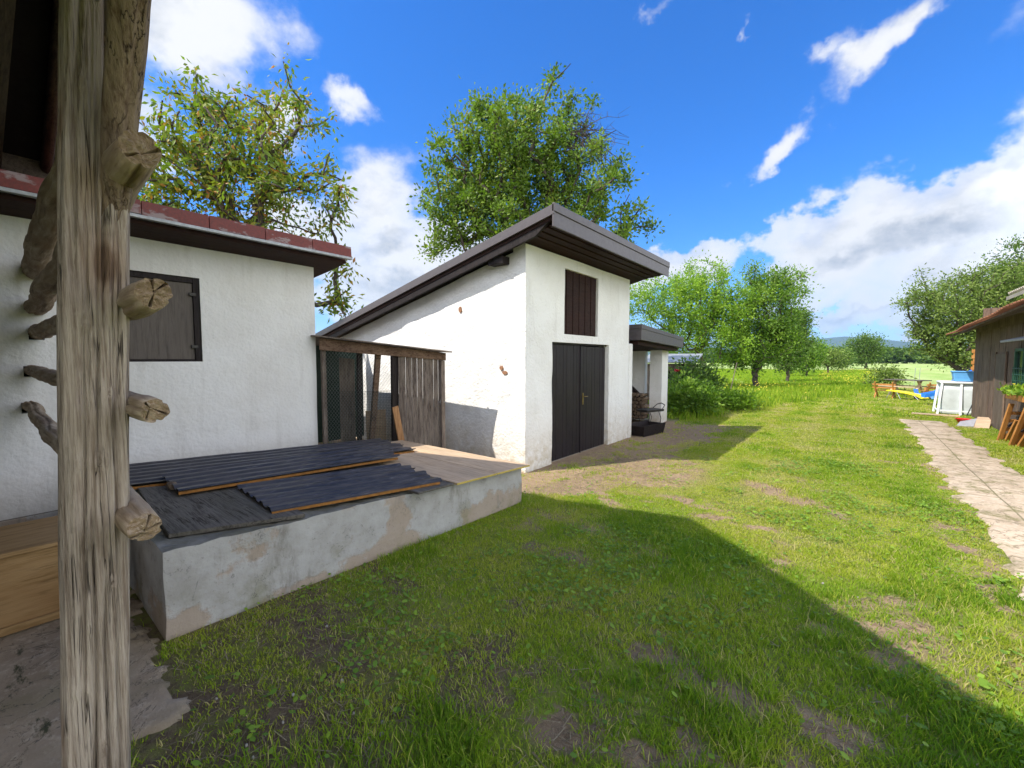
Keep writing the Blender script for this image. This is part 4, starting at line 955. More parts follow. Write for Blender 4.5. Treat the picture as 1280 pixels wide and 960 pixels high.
def corrugated(label, A_, B_, C_, D_, lift, pitch=.165, depth=.022, lifts=None):
    """A,B near edge (back,front), D,C far edge; ridges run from near to far"""
    A_, B_, C_, D_ = [Vector(p) for p in (A_, B_, C_, D_)]; cen = (A_ + B_ + C_ + D_) / 4
    root = thing('corrugated_sheet', label, 'roofing sheet', (cen.x, cen.y, 0), 0, 'corrugated sheets stacked on the tank'); wdt = (B_ - A_).length
    nu = int(wdt / pitch * 12); nvv = 34; V = []; Fc = []; li = lifts or [lift] * 4
    for j in range(nvv + 1):
        g_ = j / nvv
        for i_ in range(nu + 1):
            f = i_ / nu; a = A_ + (D_ - A_) * g_; b = B_ + (C_ - B_) * g_; p = a + (b - a) * f
            # the far and near ends are cut unevenly
            if j == nvv: p = p + (C_ - B_).normalized() * (.03 * fbm(f * 6, 3) + .05 * (f * 3 % 1 > .55))
            s_ = f * wdt / pitch % 1; prof = max(0, min(1, (abs(s_ - .5) - .17) * 7)) if 1 else 0
            zl = (li[0] * (1 - g_) + li[3] * g_) * (1 - f) + (li[1] * (1 - g_) + li[2] * g_) * f
            z = zb(p.y) + zl + depth * prof + .006 * fbm(p.x * 1.3, p.y * 1.3); V.append((p.x - cen.x, p.y - cen.y, z))
    n0 = len(V); V += [(x, y, z - .004) for x, y, z in V]
    for j in range(nvv):
        for i_ in range(nu):
            a0 = j * (nu + 1) + i_; f4 = (a0, a0 + 1, a0 + nu + 2, a0 + nu + 1); Fc.append(f4); Fc.append(tuple(q + n0 for q in f4[::-1]))
    for j in range(nvv):
        for i_ in (0, nu): a0 = j * (nu + 1) + i_; Fc.append((a0, a0 + nu + 1, a0 + nu + 1 + n0, a0 + n0))
    for i_ in range(nu):
        for j in (0, nvv): a0 = j * (nu + 1) + i_; Fc.append((a0, a0 + 1, a0 + 1 + n0, a0 + n0))
    mb = MB(); mb.v = V; mb.f = Fc; mb.build('sheet', M['sheet'], root)
    # worn orange wooden lath under the front edge
    p0 = Vector((B_.x - cen.x, B_.y - cen.y, zb(B_.y) + li[1] - .012)); p1 = Vector((C_.x - cen.x, C_.y - cen.y, zb(C_.y) + li[2] - .012)); l_ = MB(); q = [p0 + (p1 - p0) * k / 14 + Vector((.004 * fbm(k, 1), 0, .003 * fbm(k, 9))) for k in range(15)]
    for k in range(14): l_.bar(q[k], q[k + 1], .028, .020)
    l_.build('lath', M['orange_edge'], root)
corrugated('dark corrugated sheet lying nearest the wall at the bottom of the pile', (-5.95, .50), (-4.95, .56), (-4.55, 3.55), (-5.62, 3.75), .05, lifts=[.05, .04, .045, .045])
corrugated('dark corrugated sheet laid across the middle of the pile with broken near corner', (-5.02, .99), (-4.32, .96), (-4.18, 3.02), (-4.92, 3.30), .085, lifts=[.085, .075, .085, .09])
corrugated('shorter dark corrugated sheet lying at the front edge of the tank', (-4.25, 1.36), (-3.36, 1.30), (-3.10, 2.72), (-3.95, 2.88), .05, lifts=[.05, .045, .05, .055])
st_ = MB(); st_.tube([(-.06, 0, 0), (.0, .01, .0), (.05, 0, 0)], [.03, .036, .028], 9); s_o = st_.build('wood_chunk', M['firewood'], None, .004); s_o.location = (-4.62, .98, zb(.98) + .065); props(s_o, 'short broken wood chunk under the corner of the middle sheet', 'wood block')

# ------------------------------------------------------------------ chicken pen between the buildings
PN = thing('chicken_pen', 'lean-to wire-fronted pen of weathered wood between the two white buildings', 'pen')
PA, PB = Vector((-6.43, 3.28, 0)), Vector((-5.25, 4.72, 0)); pd = (PB - PA); PLn = 2.103; pu = pd.normalized(); pnn = Vector((pu.y, -pu.x, 0)); SO = [-.05, 0, .3, .6, .9, 1.2, 1.5, 1.8, 2.1, 2.25]; SN = [-.051, 0, .299, .588, .869, 1.142, 1.407, 1.665, 1.90, 2.02]
def pp(s, z, off_=0.0):
    s = float(np.interp(s, SO, SN)); p = PA + pu * s; return Vector((p.x + pnn.x * off_, p.y + pnn.y * off_, z))
b_ = MB(); b_.hexa([pp(-.02, 1.86, -.04), pp(-.02, 1.86, .05), pp(PLn, 1.70, .05), pp(PLn, 1.70, -.04)], [pp(-.02, 2.05, -.04), pp(-.02, 2.05, .05), pp(PLn, 1.82, .05), pp(PLn, 1.82, -.04)])
b_.build('beam', M['beam'], PN, .008)
r = MB(); r.hexa([pp(-.05, 2.065, .12), pp(PLn + .12, 1.825, .16), (-8.9, 4.75, 1.95), (-9.2, 3.3, 2.15)], [pp(-.05, 2.085, .12), pp(PLn + .12, 1.845, .16), (-8.9, 4.75, 1.97), (-9.2, 3.3, 2.17)]); r.build('roof_sheet', M['greywood'], PN, .002)
r = MB(); r.box((PB.x - .05, PB.y - .07, -.1), (PB.x + .03, PB.y + .01, 1.70)); r.build('post', M['greywood'], PN, .006)
for k, (s0, w_) in enumerate(((1.21, .115), (1.335, .10), (1.445, .085), (1.54, .09), (1.64, .095), (1.745, .09), (1.845, .085), (1.94, .09))):
    m_ = MB(); zt2 = 1.80 - .03 * random.random(); tl = random.uniform(-.003, .003); w_ = ((1.335, 1.445, 1.54, 1.64, 1.745, 1.845, 1.94, 2.05)[k] - s0) - .003
    m_.hexa([pp(s0, -.08, .0), pp(s0, -.08, .022), pp(s0 + w_, -.08, .022), pp(s0 + w_, -.08, .0)], [pp(s0 + tl, zt2, .0), pp(s0 + tl, zt2, .022), pp(s0 + w_ + tl, zt2, .022), pp(s0 + w_ + tl, zt2, .0)]); m_.build('board', M['greywood'], PN, .003)
m_ = MB(); m_.bar(pp(1.13, .1, -.02), pp(1.14, 1.80, -.02), .12, .05); m_.build('post', M['blackwood'], PN, .004)
m_ = MB(); m_.bar(pp(1.96, 1.02, .035), pp(2.1, 1.02, .035), .012, .012); m_.tube([pp(1.99, .98, .04), pp(1.99, 1.06, .045)], .009, 6); m_.build('latch', M['zinc'], PN, .001)
# chain link
wm = MB(); S1 = 1.12; pz0, pz1 = .42, 1.80; cell = .052; d_ = -S1
import itertools
def clip_line(s0, z0, ds, dz):
    t0, t1 = 0, 1e9
    pts = []
    tmax = min((S1 - s0) / ds if ds > 0 else 1e9, ((pz1 - .12 * (s0 / S1)) - z0) / dz); return tmax
k = -30
for k in range(-30, 30):
    # rising diagonals and falling diagonals of the mesh
    for sg in (1, -1):
        c0 = pz0 + k * cell * 1.25; a_s, a_z = 0.0, c0; b_s, b_z = S1, c0 + sg * S1 * 1.35
        pts = []
        for f in np.linspace(0, 1, 60):
            s_ = a_s + (b_s - a_s) * f; z_ = a_z + (b_z - a_z) * f
            if pz0 - .3 <= z_ <= 1.9 - .14 * s_ / S1: pts.append((s_, z_))
        if len(pts) > 1: wm.tube([pp(pts[0][0], pts[0][1], .012), pp(pts[-1][0], pts[-1][1], .012)], .0016, 3, False)
wm.build('wire_mesh', M['wire'], PN)
# inside: leaning posts, pale boards, darkness behind
m_ = MB(); m_.bar(pp(.02, 0, -.02), pp(.02, 1.95, -.02), .06, .06); m_.build('post', M['greywood'], PN, .004)
m_ = MB(); m_.bar(pp(.52, .1, -.12), pp(.55, 1.85, -.10), .07, .05); m_.build('post', M['blackwood'], PN, .004)
m_ = MB(); m_.bar(pp(.70, .1, -.10), pp(.86, 1.85, -.10), .09, .05); m_.build('post', M['beam'], PN, .004)
m_ = MB(); m_.hexa([pp(.62, .1, -.35), pp(.62, .1, -.32), pp(.95, .1, -.32), pp(.95, .1, -.35)], [pp(.60, .86, -.35), pp(.60, .86, -.32), pp(.95, .88, -.32), pp(.95, .88, -.35)]); m_.build('pale_board', M['ply'], PN, .003)
m_ = MB(); m_.hexa([pp(.18, .1, -.42), pp(.18, .1, -.40), pp(.42, .1, -.40), pp(.42, .1, -.42)], [pp(.18, 1.75, -.42), pp(.18, 1.75, -.40), pp(.42, 1.72, -.40), pp(.42, 1.72, -.42)]); m_.build('inner_board', M['greywood'], PN, .003)
m_ = MB(); m_.box((-8.6, 3.30, 0), (-8.55, 5.3, 2.0)); m_.build('back_boarding', M['netting'], PN)
nt = MB()
for k in range(34):
    z_ = .35 + k * .026; nt.tube([pp(.06, z_, -.02), pp(1.08, z_, -.02)], .0022, 3, False)
for k in range(40):
    s_ = .06 + k * .026; nt.tube([pp(s_, .35, -.02), pp(s_, 1.22, -.02)], .0020, 3, False)
nt.build('green_netting', M['netting'], PN)
pl = MB(); pl.bar((0, 0, 0), (.0, -.17, .86), .11, .024, (1, 0, 0)); o = pl.build('leaning_plank', M['fresh'], None, .003)
o.location = pp(1.30, .12, .10); props(o, 'short orange-brown plank leaning against the grey board gate', 'plank')

# ------------------------------------------------------------------ tall white shed with mono-pitch roof
S = thing('white_shed', 'tall white rendered shed with steep single-slope dark roof and double doors', 'shed')
gx0, gy0, gy1 = -4.06, 5.38, 9.32
zb0 = -.16
def roofz(x): return 3.90 + .225 * (x + 3.36)
wall('wall', (-9.8, gy0, zb0), (1, 0, 0), (0, -1, 0), 5.74, lambda s: roofz(-9.8 + s) - .26 - zb0, .25, [], M['stucco_shed'], S, .07, .020, 1.6)
wall('wall', (gx0, gy0 + .0, zb0), (0, 1, 0), (1, 0, 0), gy1 - gy0, lambda s: roofz(gx0) - .22 - zb0, .25,
     [(6.14 - gy0, 8.30 - gy0, 0.0, 2.02 - zb0), (6.53 - gy0, 7.80 - gy0, 2.17 - zb0, 3.33 - zb0)], M['stucco_shed'], S, .07, .012, 1.6)
wall('wall', (-9.8, gy1 - .0, zb0), (1, 0, 0), (0, 1, 0), 5.49, lambda s: roofz(-9.8 + s) - .3 - zb0, .2, [], M['stucco_shed'], S, .3, .0)
MB().box((-4.36, 9.325, -.16), (-4.045, 9.52, 2.08)).build('pier', M['stucco_shed'], S, .02)
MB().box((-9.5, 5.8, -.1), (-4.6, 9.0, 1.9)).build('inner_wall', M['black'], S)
# doors
dx = gx0 - .085
def leaf(y0_, y1_, z0_, z1_, nb):
    m_ = MB(); w_ = (y1_ - y0_) / nb
    for k in range(nb): m_.box((dx - .03, y0_ + k * w_ + .002, z0_), (dx + .004 * ((k * 7) % 3) * .5, y0_ + (k + 1) * w_ - .002, z1_))
    return m_
dl = leaf(6.15, 7.235, -.10, 1.99, 9).build('door', M['doorpaint'], S, .004); dr = leaf(7.265, 8.29, -.10, 1.97, 9).build('door', M['doorpaint'], S, .004)
fm = MB(); fm.box((dx - .05, 7.236, -.12), (dx + .02, 7.264, 1.99)); fm.box((dx - .05, 6.15, 1.99), (dx + .035, 8.29, 2.02)); fm.build('door_frame', M['doorpaint'], S, .003)
MB().box((dx - .034, 6.15, -.16), (dx + .012, 8.29, -.102)).build('threshold', M['concrete'], S, .004)
hd = MB(); hd.box((dx + .004, 7.33, .83), (dx + .014, 7.375, 1.06)); hd.tube([(dx + .014, 7.352, .99), (dx + .05, 7.352, .99), (dx + .055, 7.37, .99), (dx + .055, 7.47, .985)], .008, 8); hd.build('handle', M['brass'], dr, .001)
# loft shutter
sh = MB()
for k in range(11):
    y_ = 6.545 + k * .1135; sh.box((gx0 - .10, y_, 2.175), (gx0 - .045 + .008 * (k % 2), y_ + .106, 3.34))
sh.build('loft_shutter', M['soffit'], S, .004)
# holes where the render has fallen off the bricks
def patch(x, z, w_, h_, seed):
    m_ = MB(); vs_ = []
    for k in range(12):
        a = k * math.pi / 6; r = 1 + .35 * fbm(math.cos(a) * 2 + seed, math.sin(a) * 2, seed); vs_.append((x + w_ * r * math.cos(a), gy0 - .024, z + h_ * r * math.sin(a)))
    m_.add(vs_ + [(v[0], v[1] + .03, v[2]) for v in vs_], [tuple(range(12))] + [(k, 12 + k, 12 + (k + 1) % 12, (k + 1) % 12) for k in range(12)]); m_.build('bare_brick', M['brick'], S)
patch(-5.51, 2.60, .035, .055, 1); patch(-4.55, 1.575, .035, .035, 4); patch(-4.475, 1.50, .055, .03, 7)
# roof
xf, xb_, ya, yb = -3.36, -10.4, 5.10, 9.86
r = MB(); r.hexa([(xb_, ya + .04, roofz(xb_) - .20), (xf - .05, ya + .04, roofz(xf) - .20), (xf - .05, yb - .04, roofz(xf) - .20), (xb_, yb - .04, roofz(xb_) - .20)], [(xb_, ya + .04, roofz(xb_) - .02), (xf - .05, ya + .04, roofz(xf) - .02), (xf - .05, yb - .04, roofz(xf) - .02), (xb_, yb - .04, roofz(xb_) - .02)])
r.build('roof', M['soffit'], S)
for (y_, s_) in ((ya, 1), (yb, -1)):
    f_ = MB(); f_.hexa([(xb_, y_, roofz(xb_) - .13), (xf, y_, roofz(xf) - .14), (xf, y_ + s_ * .036, roofz(xf) - .14), (xb_, y_ + s_ * .036, roofz(xb_) - .13)], [(xb_, y_, roofz(xb_)), (xf, y_, roofz(xf)), (xf, y_ + s_ * .036, roofz(xf)), (xb_, y_ + s_ * .036, roofz(xb_))])
    f_.build('verge_flashing', M['fascia'], S, .004)
f_ = MB(); zt_ = roofz(xf)
f_.box((xf - .03, ya, zt_ - .105), (xf + .012, yb, zt_ + .012)); f_.box((xf - .03, ya + .005, zt_ - .31), (xf - .004, yb - .005, zt_ - .106)); f_.build('fascia', M['fascia'], S, .004)
f_ = MB()
f_.hexa([(xb_, ya + .05, roofz(xb_) - .30), (xf - .35, ya + .05, roofz(xf - .35) - .30), (xf - .35, ya + .10, roofz(xf - .35) - .30), (xb_, ya + .10, roofz(xb_) - .30)], [(xb_, ya + .05, roofz(xb_) - .131), (xf - .02, ya + .05, roofz(xf) - .141), (xf - .02, ya + .10, roofz(xf) - .141), (xb_, ya + .10, roofz(xb_) - .131)])
f_.build('verge_board', M['blackwood'], S, .004)
for k in range(7):
    x_ = xf - .08 - k * .16
    if x_ < gx0 + .02: break
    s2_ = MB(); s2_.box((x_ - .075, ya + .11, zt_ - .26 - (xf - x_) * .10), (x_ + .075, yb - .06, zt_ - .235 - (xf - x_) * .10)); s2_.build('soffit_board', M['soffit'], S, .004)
MB().box((gx0 - .65, ya + .11, 3.24), (gx0 - .33, gy0 + .05, 3.36)).build('purlin_end', M['blackwood'], S, .01)

# ------------------------------------------------------------------ open annex with pillar
N_ = thing('open_annex', 'small flat-roofed open lean-to with one white square pillar beside the tall shed', 'lean-to')
N_y0, N_y1, N_xf = 9.60, 12.70, -3.88
f_ = MB(); f_.hexa([(-7.5, N_y0, 2.14), (N_xf, N_y0, 2.17), (N_xf, N_y1, 2.05), (-7.5, N_y1, 2.02)], [(-7.5, N_y0, 2.49), (N_xf, N_y0, 2.52), (N_xf, N_y1, 2.33), (-7.5, N_y1, 2.3)]); f_.build('fascia', M['fascia'], N_, .006)
f_ = MB(); f_.hexa([(-7.5, N_y0 - .012, 2.40), (N_xf + .012, N_y0 - .012, 2.43), (N_xf + .012, N_y1 + .012, 2.26), (-7.5, N_y1, 2.22)], [(-7.5, N_y0 - .012, 2.50), (N_xf + .012, N_y0 - .012, 2.535), (N_xf + .012, N_y1 + .012, 2.345), (-7.5, N_y1, 2.31)]); f_.build('roof_edging', M['fascia'], N_, .004)
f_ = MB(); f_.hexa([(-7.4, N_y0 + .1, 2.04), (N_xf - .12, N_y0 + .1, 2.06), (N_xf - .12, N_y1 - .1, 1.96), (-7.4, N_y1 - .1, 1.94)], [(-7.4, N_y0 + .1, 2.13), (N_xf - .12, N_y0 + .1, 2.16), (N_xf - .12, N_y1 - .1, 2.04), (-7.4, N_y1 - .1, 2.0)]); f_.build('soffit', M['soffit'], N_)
wall('pillar', (-4.62, 12.10, -.15), (1, 0, 0), (0, -1, 0), .35, lambda s: 2.13, .5, [], M['stucco_shed'], N_, .1, .004)
MB().box((-6.9, 12.3, -.15), (-4.85, 12.5, 2.0)).build('back_wall', M['stucco_shed'], N_)
MB().box((-7.0, 9.4, -.15), (-6.9, 12.5, 2.0)).build('side_wall', M['stucco_shed'], N_)
MB().bar((-4.9, 12.25, .55), (-6.4, 12.25, 1.9), .10, .12).build('brace', M['blackwood'], N_)
lg = MB()
for rr_ in range(7):
    for cc in range(16):
        x = -6.6 + cc * .125 + (rr_ % 2) * .06; z = .0 + rr_ * .105 + .05; ra = random.uniform(.042, .062); lg.tube([(x, 11.75 + random.uniform(-.03, .03), z), (x, 12.18, z)], ra, random.choice((5, 6, 7)))
props(lg.build('firewood_pile', M['firewood'], None), 'stack of split firewood against the inner wall of the lean-to', 'firewood')
# dark trough in front
T0 = thing('dark_trough', 'dark wooden trough on the ground before the white pillar', 'trough', (-3.95, 10.15, -.12), R(80)); T0.scale = (.62, .8, 1.0)
m_ = MB(); m_.hexa([(-.72, -.26, .0), (.72, -.26, .0), (.72, .26, .0), (-.72, .26, .0)], [(-.80, -.30, .02), (.80, -.30, .02), (.80, .30, .02), (-.80, .30, .02)]); m_.build('bottom', M['blackwood'], T0)
for s_ in (-1, 1):
    m_ = MB(); m_.hexa([(-.72, s_ * .24, .0), (.72, s_ * .24, .0), (.72, s_ * .27, .0), (-.72, s_ * .27, .0)], [(-.80, s_ * .29, .27), (.80, s_ * .29, .27), (.80, s_ * .32, .27), (-.80, s_ * .32, .27)]); m_.build('side_board', M['blackwood'], T0, .004)
    m_ = MB(); m_.hexa([(s_ * .69, -.24, .02), (s_ * .72, -.24, .02), (s_ * .72, .24, .02), (s_ * .69, .24, .02)], [(s_ * .76, -.29, .25), (s_ * .79, -.29, .25), (s_ * .79, .29, .25), (s_ * .76, .29, .25)]); m_.build('end_board', M['blackwood'], T0, .004)
# black hand cart
Q = thing('hand_cart', 'black iron hand cart with curved legs beside the white pillar', 'cart', (-4.25, 11.2, -.12), R(70)); Q.scale = (.6, .8, 1)
m_ = MB(); m_.box((-.55, -.24, .44), (.55, .24, .50)); m_.build('tray', M['metal'], Q, .01)
for s_ in (-.2, .2):
    m_ = MB(); m_.tube([(.25, s_, .45), (.42, s_, .25), (.32, s_, .06), (.5, s_, .0)], .013, 6); m_.build('leg', M['metal'], Q, smooth=True)
    m_ = MB(); m_.tube([(-.3, s_, .45), (-.42, s_, .0)], .013, 6); m_.build('leg', M['metal'], Q, smooth=True)
m_ = MB(); m_.tube([(.5, -.2, .5), (.72, -.16, .6), (.74, 0, .64), (.72, .16, .6), (.5, .2, .5)], .013, 6); m_.build('handle', M['metal'], Q, smooth=True)
# grey hut behind
U = thing('grey_hut', 'little grey board hut with pale metal roof behind the bushes', 'hut', (-5.75, 17.4, 0), R(8))
hb = MB()
for k in range(13): hb.box((-.85 + k * .13, -.75, 0), (-.85 + k * .13 + .122, -.72 + .006 * (k % 2), 1.55))
for k in range(10): hb.box((.80, -.72 + k * .145, 0), (.83, -.72 + k * .145 + .137, 1.55))
hb.box((-.85, .6, 0), (.8, .65, 1.5)); hb.box((-.87, -.72, 0), (-.84, .62, 1.5)); hb.build('wall', M['greywood'], U, .003)
m_ = MB(); m_.plate([(-1.05, -1.0, 1.62), (1.05, -1.0, 1.62), (1.05, .85, 1.95), (-1.05, .85, 1.95)], .05); m_.build('roof', M['zinc'], U, .006)
for k in range(3):
    m_ = MB(); m_.box((-.7 + k * .5, -.765, .75), (-.42 + k * .5, -.752, 1.25)); m_.build('opening', M['black'], U)  # black panels painted as the dark of the openings
o = MB().tube([(0, 0, -.1), (.30, 0, 1.55)], .022, 6).build('leaning_pole', M['greywood'], None); g0 = px_at(912, 491, 22.0); o.location = (g0.x, g0.y, 0); props(o, 'thin leaning pole standing in the rough grass by the trees', 'pole')
for (px_, py_, dpt, st_l) in ((1142, 489, 25, 'thin pale stake directly behind the picnic table top'), (1148, 489, 25.5, 'thin pale stake nearer the blue slide, behind the table')):
    o = MB().tube([(0, 0, -.1), (.03, 0, 1.15)], .015, 5).build('garden_stake', M['zinc'], None); g0 = px_at(px_, py_, dpt + 3); o.location = (g0.x, g0.y, 0); props(o, st_l, 'stake', 'pale stakes behind the picnic table')

# ------------------------------------------------------------------ brown house on the right
Hh = thing('brown_house', 'low brown boarded house with sagging clay tile eave and green window', 'house')
hx_ = 2.78; hm = MB(); y_ = 9.2
while y_ < 18.45:
    w_ = random.choice((.34, .42, .55, .30)); y2 = min(y_ + w_, 18.5); hm.box((hx_ - random.uniform(0, .012), y_, -.05), (hx_ + .1, y2 - .008, 2.56)); y_ = y2
hm.box((hx_ + .1, 18.38, -.05), (6.5, 18.5, 3.2)); hm.build('wall', M['housewall'], Hh, .003)
MB().box((hx_ - .035, 15.0, .0), (hx_ - .014, 15.9, 1.85)).build('door', M['doorbrown'], Hh, .004)
for y_ in (14.96, 15.9): MB().box((hx_ - .045, y_, 0), (hx_ - .014, y_ + .05, 1.9)).build('door_frame', M['housewall'], Hh, .003)
def ez(y): return 2.47 + (18.8 - y) * .033
tl = MB(); 
y_ = 8.6
while y_ < 18.9:
    e_x = 2.22 + .012 * math.sin(y_ * 3); z_ = ez(y_) + .015 * math.sin(y_ * 1.7)
    for k in range(9):
        xk = e_x + k * .30; zk = z_ + k * .30 * .42
        tl.hexa([(xk - .03, y_, zk - .008), (xk + .31, y_, zk + .31 * .42 - .02), (xk + .31, y_ + .19, zk + .31 * .42 - .02), (xk - .03, y_ + .19, zk - .008)], [(xk - .03, y_, zk + .016), (xk + .31, y_, zk + .31 * .42 + .004), (xk + .31, y_ + .185, zk + .31 * .42 + .004), (xk - .03, y_ + .185, zk + .012)])
    for k in (0,):
        tl.tube([(e_x - .035, y_ + .10, z_ + .006), (e_x + .3, y_ + .10, z_ + .135)], .022, 6)
    y_ += .2
tl.build('roof_tiles', M['oldtile'], Hh)
m_ = MB(); m_.hexa([(2.26, 8.6, ez(8.6) - .07), (2.9, 8.6, ez(8.6) + .19), (2.9, 18.75, ez(18.75) + .19), (2.26, 18.75, ez(18.75) - .07)], [(2.26, 8.6, ez(8.6) - .03), (2.9, 8.6, ez(8.6) + .23), (2.9, 18.75, ez(18.75) + .23), (2.26, 18.75, ez(18.75) - .03)]); m_.build('eave_boards', M['housewall'], Hh)
MB().box((hx_ - .02, 9.2, 2.5), (hx_ + .12, 18.5, 2.72)).build('wall_plate', M['housewall'], Hh)
wf = MB(); wy0, wy1, wz0, wz1 = 12.3, 14.15, 1.1, 1.95
for a_, b_2 in (((wy0, wz0), (wy0 + .06, wz1)), ((wy1 - .06, wz0), (wy1, wz1)), ((wy0, wz1 - .06), (wy1, wz1)), ((wy0, wz0), (wy1, wz0 + .05)), ((13.5, wz0), (13.55, wz1))):
    wf.box((hx_ - .07, a_[0], a_[1]), (hx_ - .014, b_2[0], b_2[1]))
wfr = wf.build('window_frame', M['green_metal'], Hh, .003)
MB().box((hx_ - .03, wy0 + .05, wz0 + .04), (hx_ - .016, wy1 - .05, wz1 - .05)).build('pane', M['glass'], wfr)
gl = MB()
for k in range(14): gl.tube([(hx_ - .085, wy0 + .1 + k * .13, wz0), (hx_ - .085, wy0 + .1 + k * .13, wz0 + .45)], .006, 4)
for k in range(4): gl.tube([(hx_ - .085, wy0, wz0 + .03 + k * .13), (hx_ - .085, wy1, wz0 + .03 + k * .13)], .006, 4)
gl.build('window_grille', M['green_metal'], Hh)
m_ = MB(); m_.plate([(hx_ - .34, 12.0, 2.12), (hx_ + .05, 12.0, 2.22), (hx_ + .05, 13.9, 2.22), (hx_ - .34, 13.9, 2.12)], .045); m_.build('window_canopy', M['greyslab'], Hh, .006)
up2 = MB(); 
for k in range(26):
    y_ = 11.2 + k * .13; up2.tube([(2.62, y_, 3.18), (4.2, y_, 3.95)], .035, 6)
up2.build('upper_roof', M['corr'], Hh)
MB().box((2.95, 11.2, 2.85), (3.1, 14.5, 3.32)).build('upper_wall', M['greyslab'], Hh)
MB().hexa([(2.6, 11.2, 3.04), (3.2, 11.2, 3.34), (3.2, 14.5, 3.34), (2.6, 14.5, 3.04)], [(2.6, 11.2, 3.12), (3.2, 11.2, 3.42), (3.2, 14.5, 3.42), (2.6, 14.5, 3.12)]).build('upper_eave', M['corr'], Hh)
# planter on the wall
PT = thing('flower_box', 'dark flower box with trailing green plants under the green window', 'flower box', (hx_ - .18, 12.9, .90))
MB().box((-.10, -.6, .0), (.10, .6, .15)).build('trough', M['orange'], PT, .01)
n = 900; C = np.stack([rng.normal(size=n) * .08, (rng.random(n) - .5) * 1.3, .16 + .09 * rng.random(n) - .05 * rng.random(n)], 1)
V, Fs, T_ = leaves(C, rng.normal(size=(n, 3)) + np.array([0, 0, .4]), .07 + .05 * rng.random(n), .045 + .02 * rng.random(n), rng.random(n)); np_mesh('plants', V, Fs, M['leaf_light'], PT, tint={'tint': T_})
n = 18; C = np.stack([rng.normal(size=n) * .09, (rng.random(n) - .5) * 1.5, .24 + .08 * rng.random(n)], 1); V, Fs, T_ = leaves(C, rng.normal(size=(n, 3)), np.full(n, .06), np.full(n, .05), rng.random(n)); np_mesh('blossoms', V, Fs, M['petal_y'], PT, tint={'tint': T_})

# carved wooden deck chairs leaning by the wall
def folded_chair(label, loc, rz, tilt):
    r_ = thing('folded_wooden_chair', label, 'chair', loc, rz, 'folded wooden chairs by the brown wall'); r_.rotation_euler = (0, tilt, rz); r_.scale = (.85, .85, .85)
    for s_ in (-1, 1):
        m_ = MB(); m_.hexa([(-.02, s_ * .24 - .055, 0), (.02, s_ * .24 - .055, 0), (.02, s_ * .24 + .055, 0), (-.02, s_ * .24 + .055, 0)], [(-.02, s_ * .22 - .05, .98), (.02, s_ * .22 - .05, .98), (.02, s_ * .22 + .05, .98), (-.02, s_ * .22 + .05, .98)]); m_.build('side_board', M['orange'], r_, .008)
    for z0_, z1_ in ((.06, .20), (.27, .37), (.50, .58), (.70, .78)):
        m_ = MB(); m_.box((-.012, -.19, z0_), (.012, .19, z1_)); m_.build('slat', M['orange'], r_, .005)
    m_ = MB(); m_.bar((.03, -.18, .40), (.03, .17, .80), .05, .02, (1, 0, 0)); m_.bar((.03, .16, .36), (.03, -.02, .66), .05, .02, (1, 0, 0)); m_.bar((.055, -.1, .18), (.055, .14, .42), .05, .02, (1, 0, 0)); m_.build('carving', M['blackwood'], r_, .004)
    m_ = MB(); m_.hexa([(.05, -.20, 0.02), (.09, -.20, .02), (.09, .20, .02), (.05, .20, .02)], [(.16, -.20, .62), (.20, -.20, .62), (.20, .20, .62), (.16, .20, .62)]); m_.build('seat', M['orange'], r_, .006)
    return r_
folded_chair('folded orange-brown wooden chair leaning by the wall, the one nearer the tall door', (2.62, 13.45, .0), R(-65), R(14))
folded_chair('folded orange-brown wooden chair under the flower box, nearest along the wall', (2.62, 12.7, .0), R(-58), R(16))
# bowl, slab, ramp
bw = MB(); ring = 20; prof = [(.0, .0), (.10, .0), (.16, .11), (.175, .115), (.15, .10), (.095, .015), (0, .012)]; vs_ = []
for r_, z_ in prof:
    for k in range(ring): vs_.append((r_ * math.cos(k * 6.2832 / ring), r_ * math.sin(k * 6.2832 / ring), z_))
bw.add(vs_, [(j * ring + k, j * ring + (k + 1) % ring, (j + 1) * ring + (k + 1) % ring, (j + 1) * ring + k) for j in range(len(prof) - 1) for k in range(ring)])
o = bw.build('red_bowl', M['red'], None, smooth=True); o.location = (2.33, 16.45, .01); props(o, 'red plastic bowl on the grass beside the brown wall', 'bowl')
RP = thing('wooden_ramp', 'small tan plank wedge with a grey slab by the house wall', 'ramp', (2.60, 15.95, 0), R(-12))
m_ = MB(); m_.hexa([(-.12, -.55, 0), (.14, -.55, 0), (.14, .5, 0), (-.12, .5, 0)], [(-.12, -.55, .02), (.14, -.55, .03), (.14, .5, .20), (-.12, .5, .20)]); m_.build('wedge', M['ply'], RP, .005)
m_ = MB(); m_.plate([(-.42, -.5, .03), (-.12, -.5, .05), (-.12, .35, .17), (-.42, .35, .06)], .03); m_.build('slab', M['greyslab'], RP, .005)
